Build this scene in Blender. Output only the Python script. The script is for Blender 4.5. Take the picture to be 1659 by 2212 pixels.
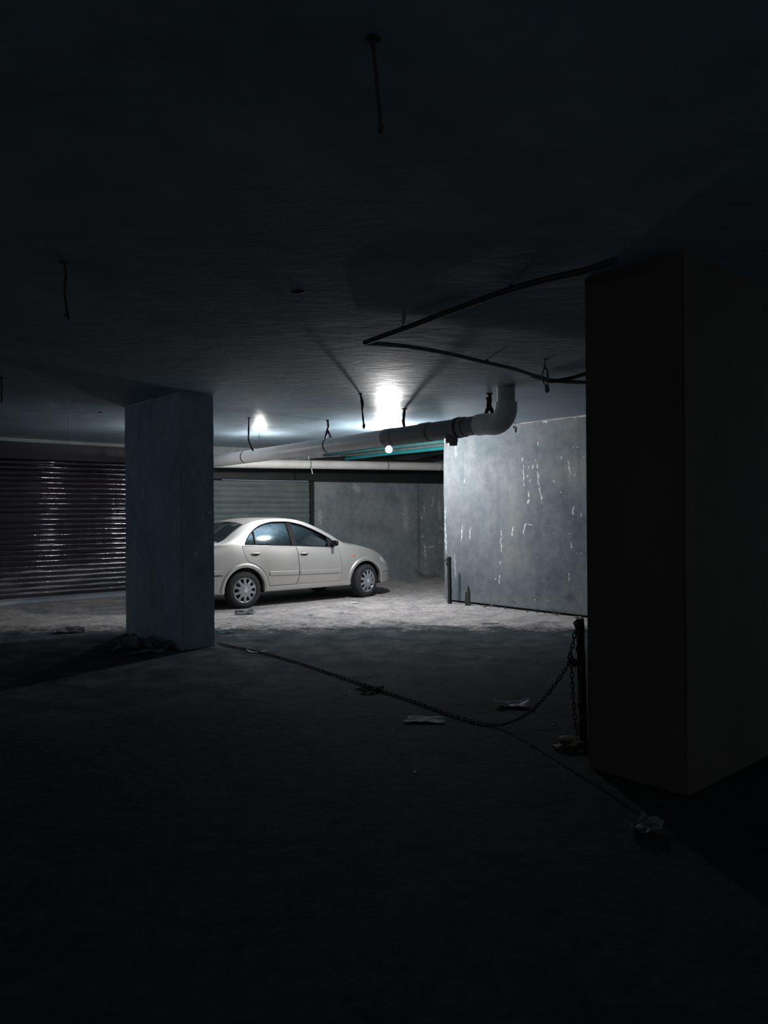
import bpy, bmesh, math, random
import numpy as np
from mathutils import Vector, Matrix, noise
random.seed(7)
for o in list(bpy.data.objects): bpy.data.objects.remove(o)
S = bpy.context.scene
COL = S.collection
# ------------------------------------------------------------------ camera, world, exposure
CAM_Z = 1.52
ROLL = math.radians(.4); PITCH = 4/1600
Fw = Vector((0, math.cos(PITCH), math.sin(PITCH)))
U0 = Vector((0, -math.sin(PITCH), math.cos(PITCH))); R0 = Vector((1, 0, 0))
Rt = R0*math.cos(ROLL) - U0*math.sin(ROLL); Up = R0*math.sin(ROLL) + U0*math.cos(ROLL)
Cp = Vector((0, 0, CAM_Z))
cd = bpy.data.cameras.new('camera'); cam = bpy.data.objects.new('camera', cd); COL.objects.link(cam)
M = Matrix((Rt, Up, -Fw)).transposed().to_4x4(); M.translation = Cp
cam.matrix_world = M
cd.sensor_fit = 'VERTICAL'; cd.sensor_height = 36; cd.lens = 1600/2212*36
cd.clip_start = .05; cd.clip_end = 100
S.camera = cam
w = bpy.data.worlds.new('world'); S.world = w; w.use_nodes = True
bg = w.node_tree.nodes['Background']
bg.inputs[0].default_value = (.74, .91, 1.05, 1); bg.inputs[1].default_value = .26
S.view_settings.view_transform = 'Standard'; S.view_settings.look = 'None'
S.view_settings.gamma = 1; S.view_settings.use_curve_mapping = False
S.view_settings.exposure = 0.0
BULB_MAIN = 1700.0      # radiance of the bare bulb near the wall end
BULB_CAR = 400.0      
BULB_LEFT = 300.0       # radiance of the bulb behind the pillar        # radiance of the bulb over the car

# ------------------------------------------------------------------ helpers
def ray(px, py): return Rt*(px-829.5) + Up*(1106-py) + Fw*1600
def at(px, py, z):
    d = ray(px, py); return Cp + d*((z-Cp.z)/d.z)
def aty(px, py, Y):
    d = ray(px, py); return Cp + d*(Y/d.y)
def on_plane(px, py, P, n):
    d = ray(px, py); n = Vector(n); P = Vector(P); return Cp + d*((P-Cp).dot(n)/d.dot(n))

def mat(name, col=(.5, .5, .5), rough=.6, metal=0, spec=.5, coat=0, emit=None, alpha=None):
    m = bpy.data.materials.new(name); m.use_nodes = True
    b = m.node_tree.nodes['Principled BSDF']
    b.inputs['Base Color'].default_value = (*col, 1); b.inputs['Roughness'].default_value = rough
    b.inputs['Metallic'].default_value = metal; b.inputs['Specular IOR Level'].default_value = spec
    b.inputs['Coat Weight'].default_value = coat
    if emit:
        b.inputs['Emission Color'].default_value = (*emit[0], 1); b.inputs['Emission Strength'].default_value = emit[1]
    return m
class N:
    def __init__(s, m): s.t = m.node_tree; s.b = s.t.nodes['Principled BSDF']; s.co = None
    def new(s, k, **kw):
        n = s.t.nodes.new(k)
        for a, v in kw.items(): setattr(n, a, v)
        return n
    def link(s, a, b): s.t.links.new(a, b)
    def coord(s, kind='Object', scale=(1, 1, 1), rot=(0, 0, 0)):
        tc = s.new('ShaderNodeTexCoord'); mp = s.new('ShaderNodeMapping')
        mp.inputs['Scale'].default_value = scale; mp.inputs['Rotation'].default_value = rot
        s.link(tc.outputs[kind], mp.inputs[0]); return mp.outputs[0]
    def noise(s, co, sc, det=6, rough=.6, dist=0):
        n = s.new('ShaderNodeTexNoise'); n.inputs['Scale'].default_value = sc; n.inputs['Detail'].default_value = det
        n.inputs['Roughness'].default_value = rough; n.inputs['Distortion'].default_value = dist
        s.link(co, n.inputs['Vector']); return n.outputs['Fac']
    def ramp(s, f, stops):
        r = s.new('ShaderNodeValToRGB'); e = r.color_ramp.elements
        while len(e) < len(stops): e.new(.5)
        for i, (p, c) in enumerate(stops):
            e[i].position = p; e[i].color = (*c, 1) if hasattr(c, '__len__') else (c, c, c, 1)
        s.link(f, r.inputs[0]); return r.outputs[0]
    def mix(s, f, a, b, mode='MIX'):
        n = s.new('ShaderNodeMix', data_type='RGBA', blend_type=mode)
        for v, k in ((f, 0), (a, 6), (b, 7)):
            if isinstance(v, (int, float)): n.inputs[k].default_value = v
            elif isinstance(v, tuple): n.inputs[k].default_value = (*v, 1)
            else: s.link(v, n.inputs[k])
        return n.outputs[2]
    def math(s, op, a, b=0.0, clamp=False):
        n = s.new('ShaderNodeMath', operation=op, use_clamp=clamp)
        for v, k in ((a, 0), (b, 1)):
            if isinstance(v, (int, float)): n.inputs[k].default_value = v
            else: s.link(v, n.inputs[k])
        return n.outputs[0]
    def bump(s, h, strength=.3, dist=.01, prev=None):
        n = s.new('ShaderNodeBump'); n.inputs['Strength'].default_value = strength; n.inputs['Distance'].default_value = dist
        s.link(h, n.inputs['Height'])
        if prev: s.link(prev, n.inputs['Normal'])
        return n.outputs[0]
def vary(name, c1, c2, scale=3, rough=.6, metal=0, bump=.2, bscale=40, bdist=.004, spec=.4, coat=0):
    m = mat(name, c1, rough, metal, spec, coat); n = N(m); co = n.coord()
    f = n.noise(co, scale, 8, .65)
    n.link(n.ramp(f, [(.3, c1), (.7, c2)]), n.b.inputs['Base Color'])
    if bump: n.link(n.bump(n.noise(co, bscale, 5), bump, bdist), n.b.inputs['Normal'])
    return m

def plaster_wall(name, c_dark, c_mid, c_light, scale=.9):
    """cement plaster: blotchy grey, white drips from 'plaster' attribute, darker strokes from 'damp' attribute"""
    m = mat(name, c_mid, .78, 0, .3); n = N(m); co = n.coord()
    f = n.noise(co, scale, 4, .55, .4)
    col = n.ramp(f, [(.3, c_dark), (.5, c_mid), (.72, c_light)])
    f2 = n.noise(co, 7, 8, .7)
    col = n.mix(.35, col, n.ramp(f2, [(.3, tuple(x*.6 for x in c_dark)), (.7, c_light)]))
    st = n.noise(n.coord(scale=(3, 3, .45)), 2.5, 5, .6)          # vertical run marks
    col = n.mix(n.ramp(st, [(.5, 0), (.8, .28)]), col, tuple(x*.5 for x in c_dark))
    at1 = n.new('ShaderNodeAttribute', attribute_name='dark_marks').outputs['Fac']
    col = n.mix(at1, col, (.03, .035, .038))  # darkens the wall colour along the given strokes
    at2 = n.new('ShaderNodeAttribute', attribute_name='plaster').outputs['Fac']
    br = n.noise(co, 60, 3, .7)
    fac = n.math('MULTIPLY', at2, n.ramp(br, [(.3, .5), (.5, 1.0)]), clamp=True)
    col = n.mix(fac, col, (.86, .87, .88))
    n.link(col, n.b.inputs['Base Color'])
    b1 = n.bump(n.noise(co, 3.2, 6, .55), .35, .03)
    b2 = n.bump(n.noise(co, 55, 4, .6), .3, .003, b1)
    b3 = n.bump(at2, .5, .004, b2)
    n.link(b3, n.b.inputs['Normal'])
    return m

M_WALL = plaster_wall('lit_wall_plaster', (.085, .125, .15), (.19, .22, .24), (.31, .32, .325), .75)
M_BACK = plaster_wall('back_wall_plaster', (.16, .205, .225), (.27, .31, .325), (.40, .41, .395), 1.1)
M_PIL = plaster_wall('pillar_plaster', (.20, .25, .285), (.29, .345, .385), (.37, .42, .455), 1.3)
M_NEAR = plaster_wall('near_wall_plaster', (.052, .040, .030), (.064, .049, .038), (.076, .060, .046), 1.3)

def m_floor():
    m = mat('dusty_concrete_floor', (.3, .3, .3), .9, 0, .03); n = N(m); co = n.coord()
    big = n.noise(co, .55, 5, .6, .6); med = n.noise(co, 2.6, 8, .68, .5); fine = n.noise(co, 14, 8, .7)
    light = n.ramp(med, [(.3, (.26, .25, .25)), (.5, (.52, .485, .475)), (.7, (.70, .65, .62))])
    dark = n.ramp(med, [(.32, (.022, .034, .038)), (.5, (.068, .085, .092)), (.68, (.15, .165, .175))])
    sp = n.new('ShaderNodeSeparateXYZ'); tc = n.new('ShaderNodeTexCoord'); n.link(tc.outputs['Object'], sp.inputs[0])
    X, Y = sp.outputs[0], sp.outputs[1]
    # light falloff painted into the slab: darker colour toward the camera, ragged border
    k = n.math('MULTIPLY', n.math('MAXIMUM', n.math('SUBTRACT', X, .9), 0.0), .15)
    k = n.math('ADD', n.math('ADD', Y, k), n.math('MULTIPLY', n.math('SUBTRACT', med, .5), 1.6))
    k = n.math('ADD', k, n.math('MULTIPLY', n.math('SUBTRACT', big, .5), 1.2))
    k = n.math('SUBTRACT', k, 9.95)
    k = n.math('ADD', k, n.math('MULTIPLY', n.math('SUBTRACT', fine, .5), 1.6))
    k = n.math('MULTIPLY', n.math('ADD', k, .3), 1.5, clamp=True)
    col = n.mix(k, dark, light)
    # foreground shade painted as near-black colour, ending along a slanting ragged line
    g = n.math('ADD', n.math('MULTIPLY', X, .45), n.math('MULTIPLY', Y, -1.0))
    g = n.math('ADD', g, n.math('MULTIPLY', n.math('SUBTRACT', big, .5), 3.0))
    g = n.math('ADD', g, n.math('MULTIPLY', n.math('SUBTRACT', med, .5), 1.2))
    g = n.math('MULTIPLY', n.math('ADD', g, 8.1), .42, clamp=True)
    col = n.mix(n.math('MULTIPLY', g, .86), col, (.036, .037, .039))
    col = n.mix(n.ramp(fine, [(.35, .55), (.6, 0)]), col, (.07, .075, .08))
    vor = n.new('ShaderNodeTexVoronoi'); vor.inputs['Scale'].default_value = 9; n.link(co, vor.inputs['Vector'])
    col = n.mix(n.ramp(vor.outputs['Distance'], [(.03, .7), (.09, 0)]), col, (.05, .05, .05))
    n.link(col, n.b.inputs['Base Color'])
    b1 = n.bump(n.noise(co, 1.7, 8, .62, .5), .55, .06)
    b2 = n.bump(n.noise(co, 11, 8, .7), .5, .015, b1)
    b3 = n.bump(n.noise(co, 70, 3, .6), .35, .004, b2)
    n.link(b3, n.b.inputs['Normal']); return m
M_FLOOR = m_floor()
def m_ceil():
    m = mat('painted_concrete_ceiling', (.4, .43, .47), .42, 0, .3); n = N(m); co = n.coord()
    a = n.noise(co, .7, 6, .6, .5); b = n.noise(co, 5, 8, .65)
    col = n.ramp(a, [(.3, (.13, .20, .25)), (.5, (.22, .31, .37)), (.7, (.32, .41, .47))])
    col = n.mix(.3, col, n.ramp(b, [(.3, (.12, .17, .21)), (.7, (.37, .46, .52))]))
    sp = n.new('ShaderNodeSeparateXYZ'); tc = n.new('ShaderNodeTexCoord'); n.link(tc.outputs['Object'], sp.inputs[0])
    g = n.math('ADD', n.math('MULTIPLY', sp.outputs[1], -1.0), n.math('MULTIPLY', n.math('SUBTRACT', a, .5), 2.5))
    g = n.math('MULTIPLY', n.math('ADD', g, 9.5), .22, clamp=True)      # slab colour darkened toward the camera to stand in for light falloff
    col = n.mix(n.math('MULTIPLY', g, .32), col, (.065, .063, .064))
    n.link(col, n.b.inputs['Base Color'])
    # trowel ripples
    rp = n.noise(n.coord(scale=(1, 2.2, 1), rot=(0, 0, .2)), 3.0, 6, .6, .7)
    b1 = n.bump(rp, .3, .035); b2 = n.bump(n.noise(co, 26, 4, .6), .25, .003, b1)
    n.link(b2, n.b.inputs['Normal'])
    n.link(n.mix(g, n.ramp(a, [(.35, .28), (.7, .4)]), (.9, .9, .9)), n.b.inputs['Roughness']); return m
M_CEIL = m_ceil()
M_PVC = vary('pale_pvc', (.46, .47, .47), (.60, .60, .59), 2, .45, 0, .05)
M_PVCD = vary('dark_pvc', (.13, .14, .14), (.20, .205, .20), 2, .55, 0, .05)  # darker tone for the elbow end and the sockets
M_PVC2 = vary('white_pvc', (.58, .57, .55), (.74, .73, .70), 2, .45, 0, .05)
M_BLACK = vary('black_cable', (.012, .012, .012), (.025, .024, .022), 8, .55, 0, .1)
M_TEAL = vary('teal_conduit', (.015, .24, .26), (.02, .32, .33), 5, .4, 0, .05)
M_TEALD = vary('faded_teal_conduit', (.05, .17, .17), (.08, .25, .24), 5, .5, 0, .05)
M_GREYC = vary('grey_conduit', (.20, .22, .22), (.30, .32, .32), 5, .5, 0, .05)
M_GREENC = vary('green_grey_conduit', (.06, .10, .095), (.11, .15, .14), 5, .5, 0, .05)
M_RUST = vary('rusty_steel', (.025, .018, .014), (.06, .042, .032), 30, .8, .4, .4, 90, .002)
M_DSTEEL = vary('dark_painted_steel', (.010, .013, .012), (.02, .026, .024), 3, .6, .2, .1)
M_GALV = vary('galvanised_steel', (.35, .37, .38), (.5, .52, .53), 12, .4, .7, .1)
M_SHUT2 = vary('grey_green_shutter', (.11, .145, .145), (.17, .205, .20), 2.5, .62, .1, .1)
M_RUBB = vary('rubble', (.10, .105, .11), (.26, .26, .26), 12, .9, 0, .5, 60, .01)
M_RAG = vary('dirty_rag', (.05, .055, .06), (.22, .23, .24), 9, .9, 0, .3, 60, .01)
M_PAPER = vary('dirty_paper', (.30, .33, .35), (.5, .53, .55), 9, .8, 0, .2)
M_WHITE = vary('white_scrap', (.65, .66, .66), (.8, .8, .8), 9, .6, 0, .1)
M_CARD = vary('damp_cardboard', (.10, .12, .12), (.18, .21, .21), 6, .85, 0, .2)
M_WOOD = vary('dark_wood', (.03, .035, .033), (.06, .066, .06), 20, .8, 0, .3)
M_STONE = vary('threshold_concrete', (.34, .39, .42), (.5, .54, .57), 5, .8, 0, .3)
def m_shut1():
    m = mat('dark_plum_shutter', (.03, .02, .035), .17, 0, 1.0, .3); n = N(m); co = n.coord()
    f = n.noise(co, 1.6, 8, .65, .4)
    sp = n.new('ShaderNodeSeparateXYZ'); n.link(co, sp.inputs[0])
    lo = n.math('ADD', n.math('MULTIPLY', sp.outputs[2], -2.2), 1.55)
    dust = n.math('MULTIPLY', lo, n.ramp(f, [(.3, .2), (.6, 1.0)]), clamp=True)
    n.link(n.mix(dust, (.018, .012, .022), (.06, .052, .062)), n.b.inputs['Base Color'])
    n.link(n.mix(dust, n.ramp(f, [(.3, .06), (.7, .11)]), (.6, .6, .6)), n.b.inputs['Roughness'])
    b = n.bump(n.noise(n.coord(scale=(1, 1, .3)), 5, 4, .5), .35, .02)
    n.link(n.bump(n.noise(co, 24, 4, .5), .25, .004, b), n.b.inputs['Normal']); return m
M_SHUT1 = m_shut1()
def m_paint():
    m = mat('champagne_silver_paint', (.62, .585, .54), .38, .55, .5, .3); n = N(m); co = n.coord()
    f = n.noise(co, 2.2, 7, .6)
    sp = n.new('ShaderNodeSeparateXYZ'); n.link(co, sp.inputs[0])
    n.link(n.mix(n.ramp(f, [(.4, 0), (.75, .35)]), (.575, .56, .54), (.42, .41, .395)), n.b.inputs['Base Color'])
    n.link(n.ramp(f, [(.35, .34), (.7, .5)]), n.b.inputs['Roughness']); n.b.inputs['Coat Roughness'].default_value = .2
    return m
M_PAINT = m_paint()
M_TRIM = mat('black_plastic', (.012, .013, .014), .6, 0, .2)
M_RUB = vary('tyre_rubber', (.022, .024, .026), (.04, .042, .045), 14, .8, 0, .2, 120, .002)
M_HUB = mat('silver_hubcap', (.40, .43, .46), .32, .45, .5, .2)
M_SEAT = vary('car_seat_fabric', (.14, .16, .18), (.2, .22, .24), 20, .9)
M_HEAD = mat('headlamp_lens', (.75, .78, .8), .08, .2, .8, .6)
M_AMBER = mat('amber_lens', (.85, .16, .02), .25, 0, .6)
M_RED = mat('red_lens', (.35, .01, .01), .2, 0, .6)
M_WELL = mat('wheel_well_plastic', (.008, .008, .008), .9)
def m_glass(name, tint, k):
    m = bpy.data.materials.new(name); m.use_nodes = True; t = m.node_tree; t.nodes.clear()
    o = t.nodes.new('ShaderNodeOutputMaterial'); mx = t.nodes.new('ShaderNodeMixShader')
    tr = t.nodes.new('ShaderNodeBsdfTransparent'); tr.inputs[0].default_value = (*tint, 1)
    gl = t.nodes.new('ShaderNodeBsdfGlossy'); gl.inputs['Roughness'].default_value = .06; gl.inputs[0].default_value = (.75, .93, 1, 1)
    fr = t.nodes.new('ShaderNodeFresnel'); fr.inputs[0].default_value = k
    t.links.new(fr.outputs[0], mx.inputs[0]); t.links.new(tr.outputs[0], mx.inputs[1]); t.links.new(gl.outputs[0], mx.inputs[2])
    t.links.new(mx.outputs[0], o.inputs[0]); return m
M_GLASS = m_glass('tinted_car_glass', (.30, .40, .44), 2.0)
M_RGLASS = mat('dark_rear_glass', (.012, .018, .022), .07, 0, .9)
M_BOTTLE = mat('cloudy_clear_plastic', (.72, .82, .88), .25, 0, .6); M_BOTTLE.node_tree.nodes['Principled BSDF'].inputs['Transmission Weight'].default_value = .35
M_BLUE = mat('blue_cap', (.03, .18, .35), .4)

def tag(o, label=None, cat=None, group=None, kind=None):
    for k, v in (('label', label), ('category', cat), ('group', group), ('kind', kind)):
        if v: o[k] = v
    return o
def link_mesh(name, bm_or_mesh, m, parent=None, smooth=None):
    if isinstance(bm_or_mesh, bmesh.types.BMesh):
        bmesh.ops.recalc_face_normals(bm_or_mesh, faces=bm_or_mesh.faces)
        me = bpy.data.meshes.new(name); bm_or_mesh.to_mesh(me); bm_or_mesh.free()
    else: me = bm_or_mesh
    for mm in (m if isinstance(m, (list, tuple)) else [m]): me.materials.append(mm)
    if smooth is not None:
        for p in me.polygons: p.use_smooth = True
        me.set_sharp_from_angle(angle=math.radians(smooth))
    o = bpy.data.objects.new(name, me); COL.objects.link(o)
    if parent: o.parent = parent
    return o
def empty(name, loc=(0, 0, 0), rz=0):
    o = bpy.data.objects.new(name, None); COL.objects.link(o); o.location = loc; o.rotation_euler = (0, 0, rz)
    o.empty_display_size = .1; return o
def box(bm, c, s, mx=None, bev=0):
    r = bmesh.ops.create_cube(bm, size=1); vs = r['verts']
    T = Matrix.Translation(c) @ Matrix.Diagonal((*s, 1))
    if mx: T = mx @ T
    bmesh.ops.transform(bm, matrix=T, verts=vs)
    if bev:
        es = list({e for v in vs for e in v.link_edges})
        bmesh.ops.bevel(bm, geom=es, offset=bev, segments=2, affect='EDGES', profile=.6)
def catmull(P, n=8):
    P = [Vector(p) for p in P]; Q = [P[0]*2-P[1]] + P + [P[-1]*2-P[-2]]; out = []
    for i in range(1, len(Q)-2):
        for k in range(n):
            t = k/n; a, b, c, d = Q[i-1], Q[i], Q[i+1], Q[i+2]
            out.append(.5*((2*b)+(c-a)*t+(2*a-5*b+4*c-d)*t*t+(3*b-a-3*c+d)*t**3))
    out.append(P[-1]); return out
def tube(bm, pts, r, seg=12, cap=True, closed=False, jitter=0):
    pts = [Vector(p) for p in pts]; n = len(pts); rings = []; ref = None
    rr = r if hasattr(r, '__len__') else [r]*n
    for i, p in enumerate(pts):
        if closed: t = (pts[(i+1) % n]-pts[i-1]).normalized()
        else: t = (pts[min(i+1, n-1)]-pts[max(i-1, 0)]).normalized()
        if ref is None:
            ref = Vector((0, 0, 1)) if abs(t.z) < .9 else Vector((1, 0, 0))
        a = (ref - t*ref.dot(t)).normalized(); ref = a; b = t.cross(a)
        rings.append([bm.verts.new(p+(a*math.cos(2*math.pi*k/seg)+b*math.sin(2*math.pi*k/seg))*rr[i]*(1+random.uniform(-jitter, jitter))) for k in range(seg)])
    m = n if closed else n-1
    for i in range(m):
        A, B = rings[i], rings[(i+1) % n]
        for k in range(seg): bm.faces.new((A[k], A[(k+1) % seg], B[(k+1) % seg], B[k]))
    if cap and not closed: bm.faces.new(rings[0][::-1]); bm.faces.new(rings[-1])
def tube_obj(name, pts, r, m, parent=None, seg=12, jitter=0):
    bm = bmesh.new(); tube(bm, pts, r, seg, jitter=jitter); return link_mesh(name, bm, m, parent, 40)
def lathe(bm, prof, seg=32, axis='Z', mx=None):
    rings = []
    for (r, h) in prof:
        ring = []
        for k in range(seg):
            a = 2*math.pi*k/seg; c, s_ = r*math.cos(a), r*math.sin(a)
            v = Vector((c, s_, h)) if axis == 'Z' else Vector((c, h, s_))
            if mx: v = mx @ v
            ring.append(bm.verts.new(v))
        rings.append(ring)
    for A, B in zip(rings, rings[1:]):
        for k in range(seg): bm.faces.new((A[k], A[(k+1) % seg], B[(k+1) % seg], B[k]))
    return rings
def blob(bm, c, r, sq=(1, 1, 1), sub=2, amp=.35, f=3.0):
    res = bmesh.ops.create_icosphere(bm, subdivisions=sub, radius=1)
    off = Vector((random.uniform(0, 99), random.uniform(0, 99), 0))
    for v in res['verts']:
        d = 1+amp*noise.noise(v.co*f/3+off)*1.6
        v.co = Vector(c)+Vector((v.co.x*sq[0], v.co.y*sq[1], v.co.z*sq[2]))*r*d

# structural directions
VL = Vector((-.6475, .762, 0))       # along the lit wall, away to the left
VR = Vector((.762, .6475, 0))        # along the shutters, away to the right
CEIL = 2.92

def wall(name, P0, P1, z0, z1, thick_vec, m, plaster=(), dark_marks=(), res=.012, wob=.004, parent=None, edge=0.0, body=True):
    """plastered wall: gridded front face between P0 and P1, thickness along thick_vec; strokes are given in photo pixels"""
    P0 = Vector((P0[0], P0[1], 0)); P1 = Vector((P1[0], P1[1], 0)); D = P1-P0; L = D.length; D.normalize()
    nrm = Vector((D.y, -D.x, 0)); T = Vector((*thick_vec, 0))
    nx = max(2, int(L/res)); nz = max(2, int((z1-z0)/res))
    bm = bmesh.new(); grid = []
    for i in range(nx+1):
        colv = []
        for j in range(nz+1):
            p = P0+D*(L*i/nx); z = z0+(z1-z0)*j/nz
            q = Vector((p.x, p.y, z)); h = wob*noise.noise(q*1.3)*2+wob*.4*noise.noise(q*6)
            ex = 0
            if edge and i in (0, nx): ex = edge*(noise.noise(Vector((3, i, z*5)))+.7*noise.noise(Vector((9, i, z*19))))
            colv.append(bm.verts.new(q+nrm*h+D*ex))
        grid.append(colv)
    for i in range(nx):
        for j in range(nz): bm.faces.new((grid[i][j], grid[i+1][j], grid[i+1][j+1], grid[i][j+1]))
    # body
    bk = not body or [[bm.verts.new(Vector((P0+D*(L*i)).to_tuple()[:2]+(z,))+T) for z in (z0, z1)] for i in (0, 1)]
    if body:
        bm.faces.new((bk[0][0], bk[0][1], bk[1][1], bk[1][0]))
        for i, b in ((0, bk[0]), (nx, bk[1])): bm.faces.new([grid[i][j] for j in range(nz+1)]+[b[1], b[0]])
        for j, k in ((0, 0), (nz, 1)): bm.faces.new([grid[i][j] for i in range(nx+1)]+[bk[1][k], bk[0][k]])
    bm.verts.ensure_lookup_table()
    o = link_mesh(name, bm, m, parent); me = o.data
    if plaster or dark_marks:
        co = np.empty(len(me.vertices)*3); me.vertices.foreach_get('co', co); co = co.reshape(-1, 3)
        s = (co[:, 0]-P0.x)*D.x+(co[:, 1]-P0.y)*D.y; z = co[:, 2]
        for nm, strokes in (('plaster', plaster), ('dark_marks', dark_marks)):
            val = np.zeros(len(s))
            for st in strokes:
                x0, y0, x1, y1, wd, k = st
                a = on_plane(x0, y0, P0, nrm); b = on_plane(x1, y1, P0, nrm)
                sa, za = (a-P0).dot(D), a.z; sb, zb = (b-P0).dot(D), b.z
                dx, dz = sb-sa, zb-za; l2 = dx*dx+dz*dz+1e-6
                t = np.clip(((s-sa)*dx+(z-za)*dz)/l2, 0, 1)
                wv = wd*(.55+.45*np.sin(t*math.pi))*(1+.4*np.sin(z*61+s*37))
                d = np.hypot(s-(sa+dx*t)-.006*np.sin(z*40), z-(za+dz*t))
                soft = .45 if nm == 'plaster' else 1.0
                val = np.maximum(val, k*np.clip(1-(d-wv*(1-soft))/(wv*soft+1e-4), 0, 1))
            at_ = me.attributes.new(nm, 'FLOAT', 'POINT'); at_.data.foreach_set('value', val.astype(np.float32))
    return o
def px(sc, ox, oy, L, wd=.010, k=1.0):
    out = []
    for t in L:
        a = list(t)
        if len(a) == 2: a = [a[0], a[1], a[0], a[1]+3]
        ww = a[4] if len(a) > 4 else wd; kk = a[5] if len(a) > 5 else k
        out.append((ox+a[0]/sc, oy+a[1]/sc, ox+a[2]/sc, oy+a[3]/sc, ww, kk))
    return out

# ------------------------------------------------------------------ setting
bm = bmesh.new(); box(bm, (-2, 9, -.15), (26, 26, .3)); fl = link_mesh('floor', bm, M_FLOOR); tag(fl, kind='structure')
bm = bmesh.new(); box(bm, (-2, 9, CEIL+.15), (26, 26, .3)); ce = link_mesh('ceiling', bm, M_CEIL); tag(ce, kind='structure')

# lit wall at the right: end corner near the lamp
E = Vector((1.045, 12.86, 0)); Q = E-VL*5.0
pl = px(4.1475, 900, 820, [(345, 560, 352, 700, .02, .35), (955, 770, 962, 950, .009), (945, 700, 948, 735), (1070, 720), (1080, 760, 1080, 790, .012),
    (1085, 820, 1090, 900), (1090, 905, 1125, 1110, .009), (1005, 1000, 1002, 1060), (1007, 1075, 995, 1115, .016), (1005, 770, 1003, 790), (1040, 770, 1040, 800),
    (990, 860, 990, 882), (1020, 890, 1020, 915), (1355, 730, 1378, 840, .008), (1300, 690, 1295, 715), (1230, 905, 1232, 925, .012), (1410, 610), (1440, 605),
    (1410, 850, 1412, 860), (1405, 1050), (1405, 1140, 1403, 1210), (1475, 1200, 1470, 1230), (1085, 560, 1080, 595), (425, 900, 428, 925), (1290, 1010),
    (1130, 380, 1165, 378, .02), (1075, 400), (1420, 340), (1465, 330, 1510, 322, .02), (1500, 690)])
pl += px(3.95, 880, 1080, [(468, 225, 460, 350), (540, 235, 530, 330), (805, 260, 800, 340, .009), (800, 340, 805, 440, .009), (905, 230, 895, 305, .014),
    (1005, 205, 990, 300, .012), (1010, 205, 1065, 215, .010), (1415, 60, 1413, 120), (1485, 120, 1483, 135), (795, 515, 795, 550), (787, 640, 785, 715), (755, 670, 755, 680),
    (1015, 650), (1380, 620, 1378, 690, .009), (1385, 288), (1400, 370, 1400, 410), (1450, 455), (1485, 455), (1415, 430), (1085, 850), (1190, 850, 1195, 870),
    (322, 200, 332, 450, .02, .7), (325, 60, 322, 180, .015, .5), (400, 470, 410, 660, .02, .35), (1255, 280), (1470, 735), (1413, 748)])
dm = px(3.95, 880, 1080, [(900, 870, 925, 880, .07, .45), (1350, 830, 1420, 850, .1, .55), (1290, 340, 1380, 620, .04, .25), (610, 765, 620, 775, .03, .3),
    (1100, 630, 1150, 760, .05, .2), (540, 880, 1520, 990, .05, .35), (1180, 940, 1350, 960, .05, .5)])
wr = wall('wall_right', E, Q, .035, CEIL, VR.to_2d()*.25, M_WALL, pl, dm, .011, .004, edge=.012); tag(wr, kind='structure')
# recessed footing below it
bm = bmesh.new(); c = (E+Q)/2+VR*.15; T = Matrix.Translation((c.x, c.y, .018)) @ Matrix.Rotation(math.atan2(-VL.y, -VL.x), 4, 'Z')
box(bm, (0, 0, 0), (4.96, .2, .036), T); o = link_mesh('baseboard_right', bm, M_DSTEEL); tag(o, kind='structure')

# left shutter wall (parallel to VR) and far wall
LW0 = at(0, 1302, 0); LW0 = Vector((LW0.x, LW0.y, 0))
def far_pt(pxx, P=Vector((.824, 17.69, 0)), d=Vector((.857, .515, 0)), off=0):
    n = Vector((d.y, -d.x, 0)); q = on_plane(pxx, 1100, P+n*off, n); return Vector((q.x, q.y, 0))
FD = Vector((.857, .515, 0)); FN = Vector((FD.y, -FD.x, 0))
LJ = LW0+VR*4.35                         # end of the left wall, behind the pillar
# header strip above the left shutter + pier behind the pillar
wall('wall_left', LW0-VR*6, LJ, 2.62, CEIL, (-VR.y*.3, VR.x*.3), M_BACK, res=.1)['kind'] = 'structure'
wall('wall_left', LW0-VR*6, LW0-VR*1.6, 0, 2.62, (-VR.y*.3, VR.x*.3), M_BACK, res=.1)['kind'] = 'structure'
wall('wall_left', LW0+VR*3.2, LJ, 0, 2.62, (-VR.y*.3, VR.x*.3), M_BACK, res=.1)['kind'] = 'structure'
FJ0 = far_pt(400); FS1 = far_pt(679); FM = far_pt(905); FE = FM+FD*4.5
wall('wall_back', FJ0-FD*.5, FE, 2.30, CEIL, (-FN*.3).to_2d(), M_BACK, res=.1)['kind'] = 'structure'
dmb = px(5.53, 680, 1030, [(1235, 60, 1245, 1130, .05, .55), (1235, 60, 1240, 1160, .02, .5), (300, 200, 700, 260, .25, .18), (450, 560, 900, 640, .35, .25), (1200, 1120, 1300, 1190, .1, .5), (850, 200, 1000, 300, .2, .2)])  # first strokes: dark line down the wall junction
plb = px(5.53, 680, 1030, [(1415, 240, 1415, 320, .012, .7), (1400, 330, 1405, 370, .014), (1305, 350, 1315, 440, .012), (1270, 470, 1280, 500, .014), (1495, 600, 1497, 620, .014), (1525, 610, 1520, 650, .012),
    (1285, 700, 1285, 720, .016), (1390, 830, 1445, 835, .013), (1320, 845, 1400, 842, .006, .6), (1495, 765, 1475, 790, .016), (1305, 780, 1325, 960, .014), (1300, 900, 1330, 980, .02, .5),
    (1315, 1040, 1340, 1090, .012, .6), (60, 400, 70, 560, .06, .25), (480, 120, 520, 160, .12, .25), (1080, 380, 1090, 640, .1, .2), (1480, 300, 1500, 500, .05, .3)])
wall('wall_back', FS1, FE, 0, 2.30, (-FN*.3).to_2d(), M_BACK, plb, dmb, .018)['kind'] = 'structure'
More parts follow.
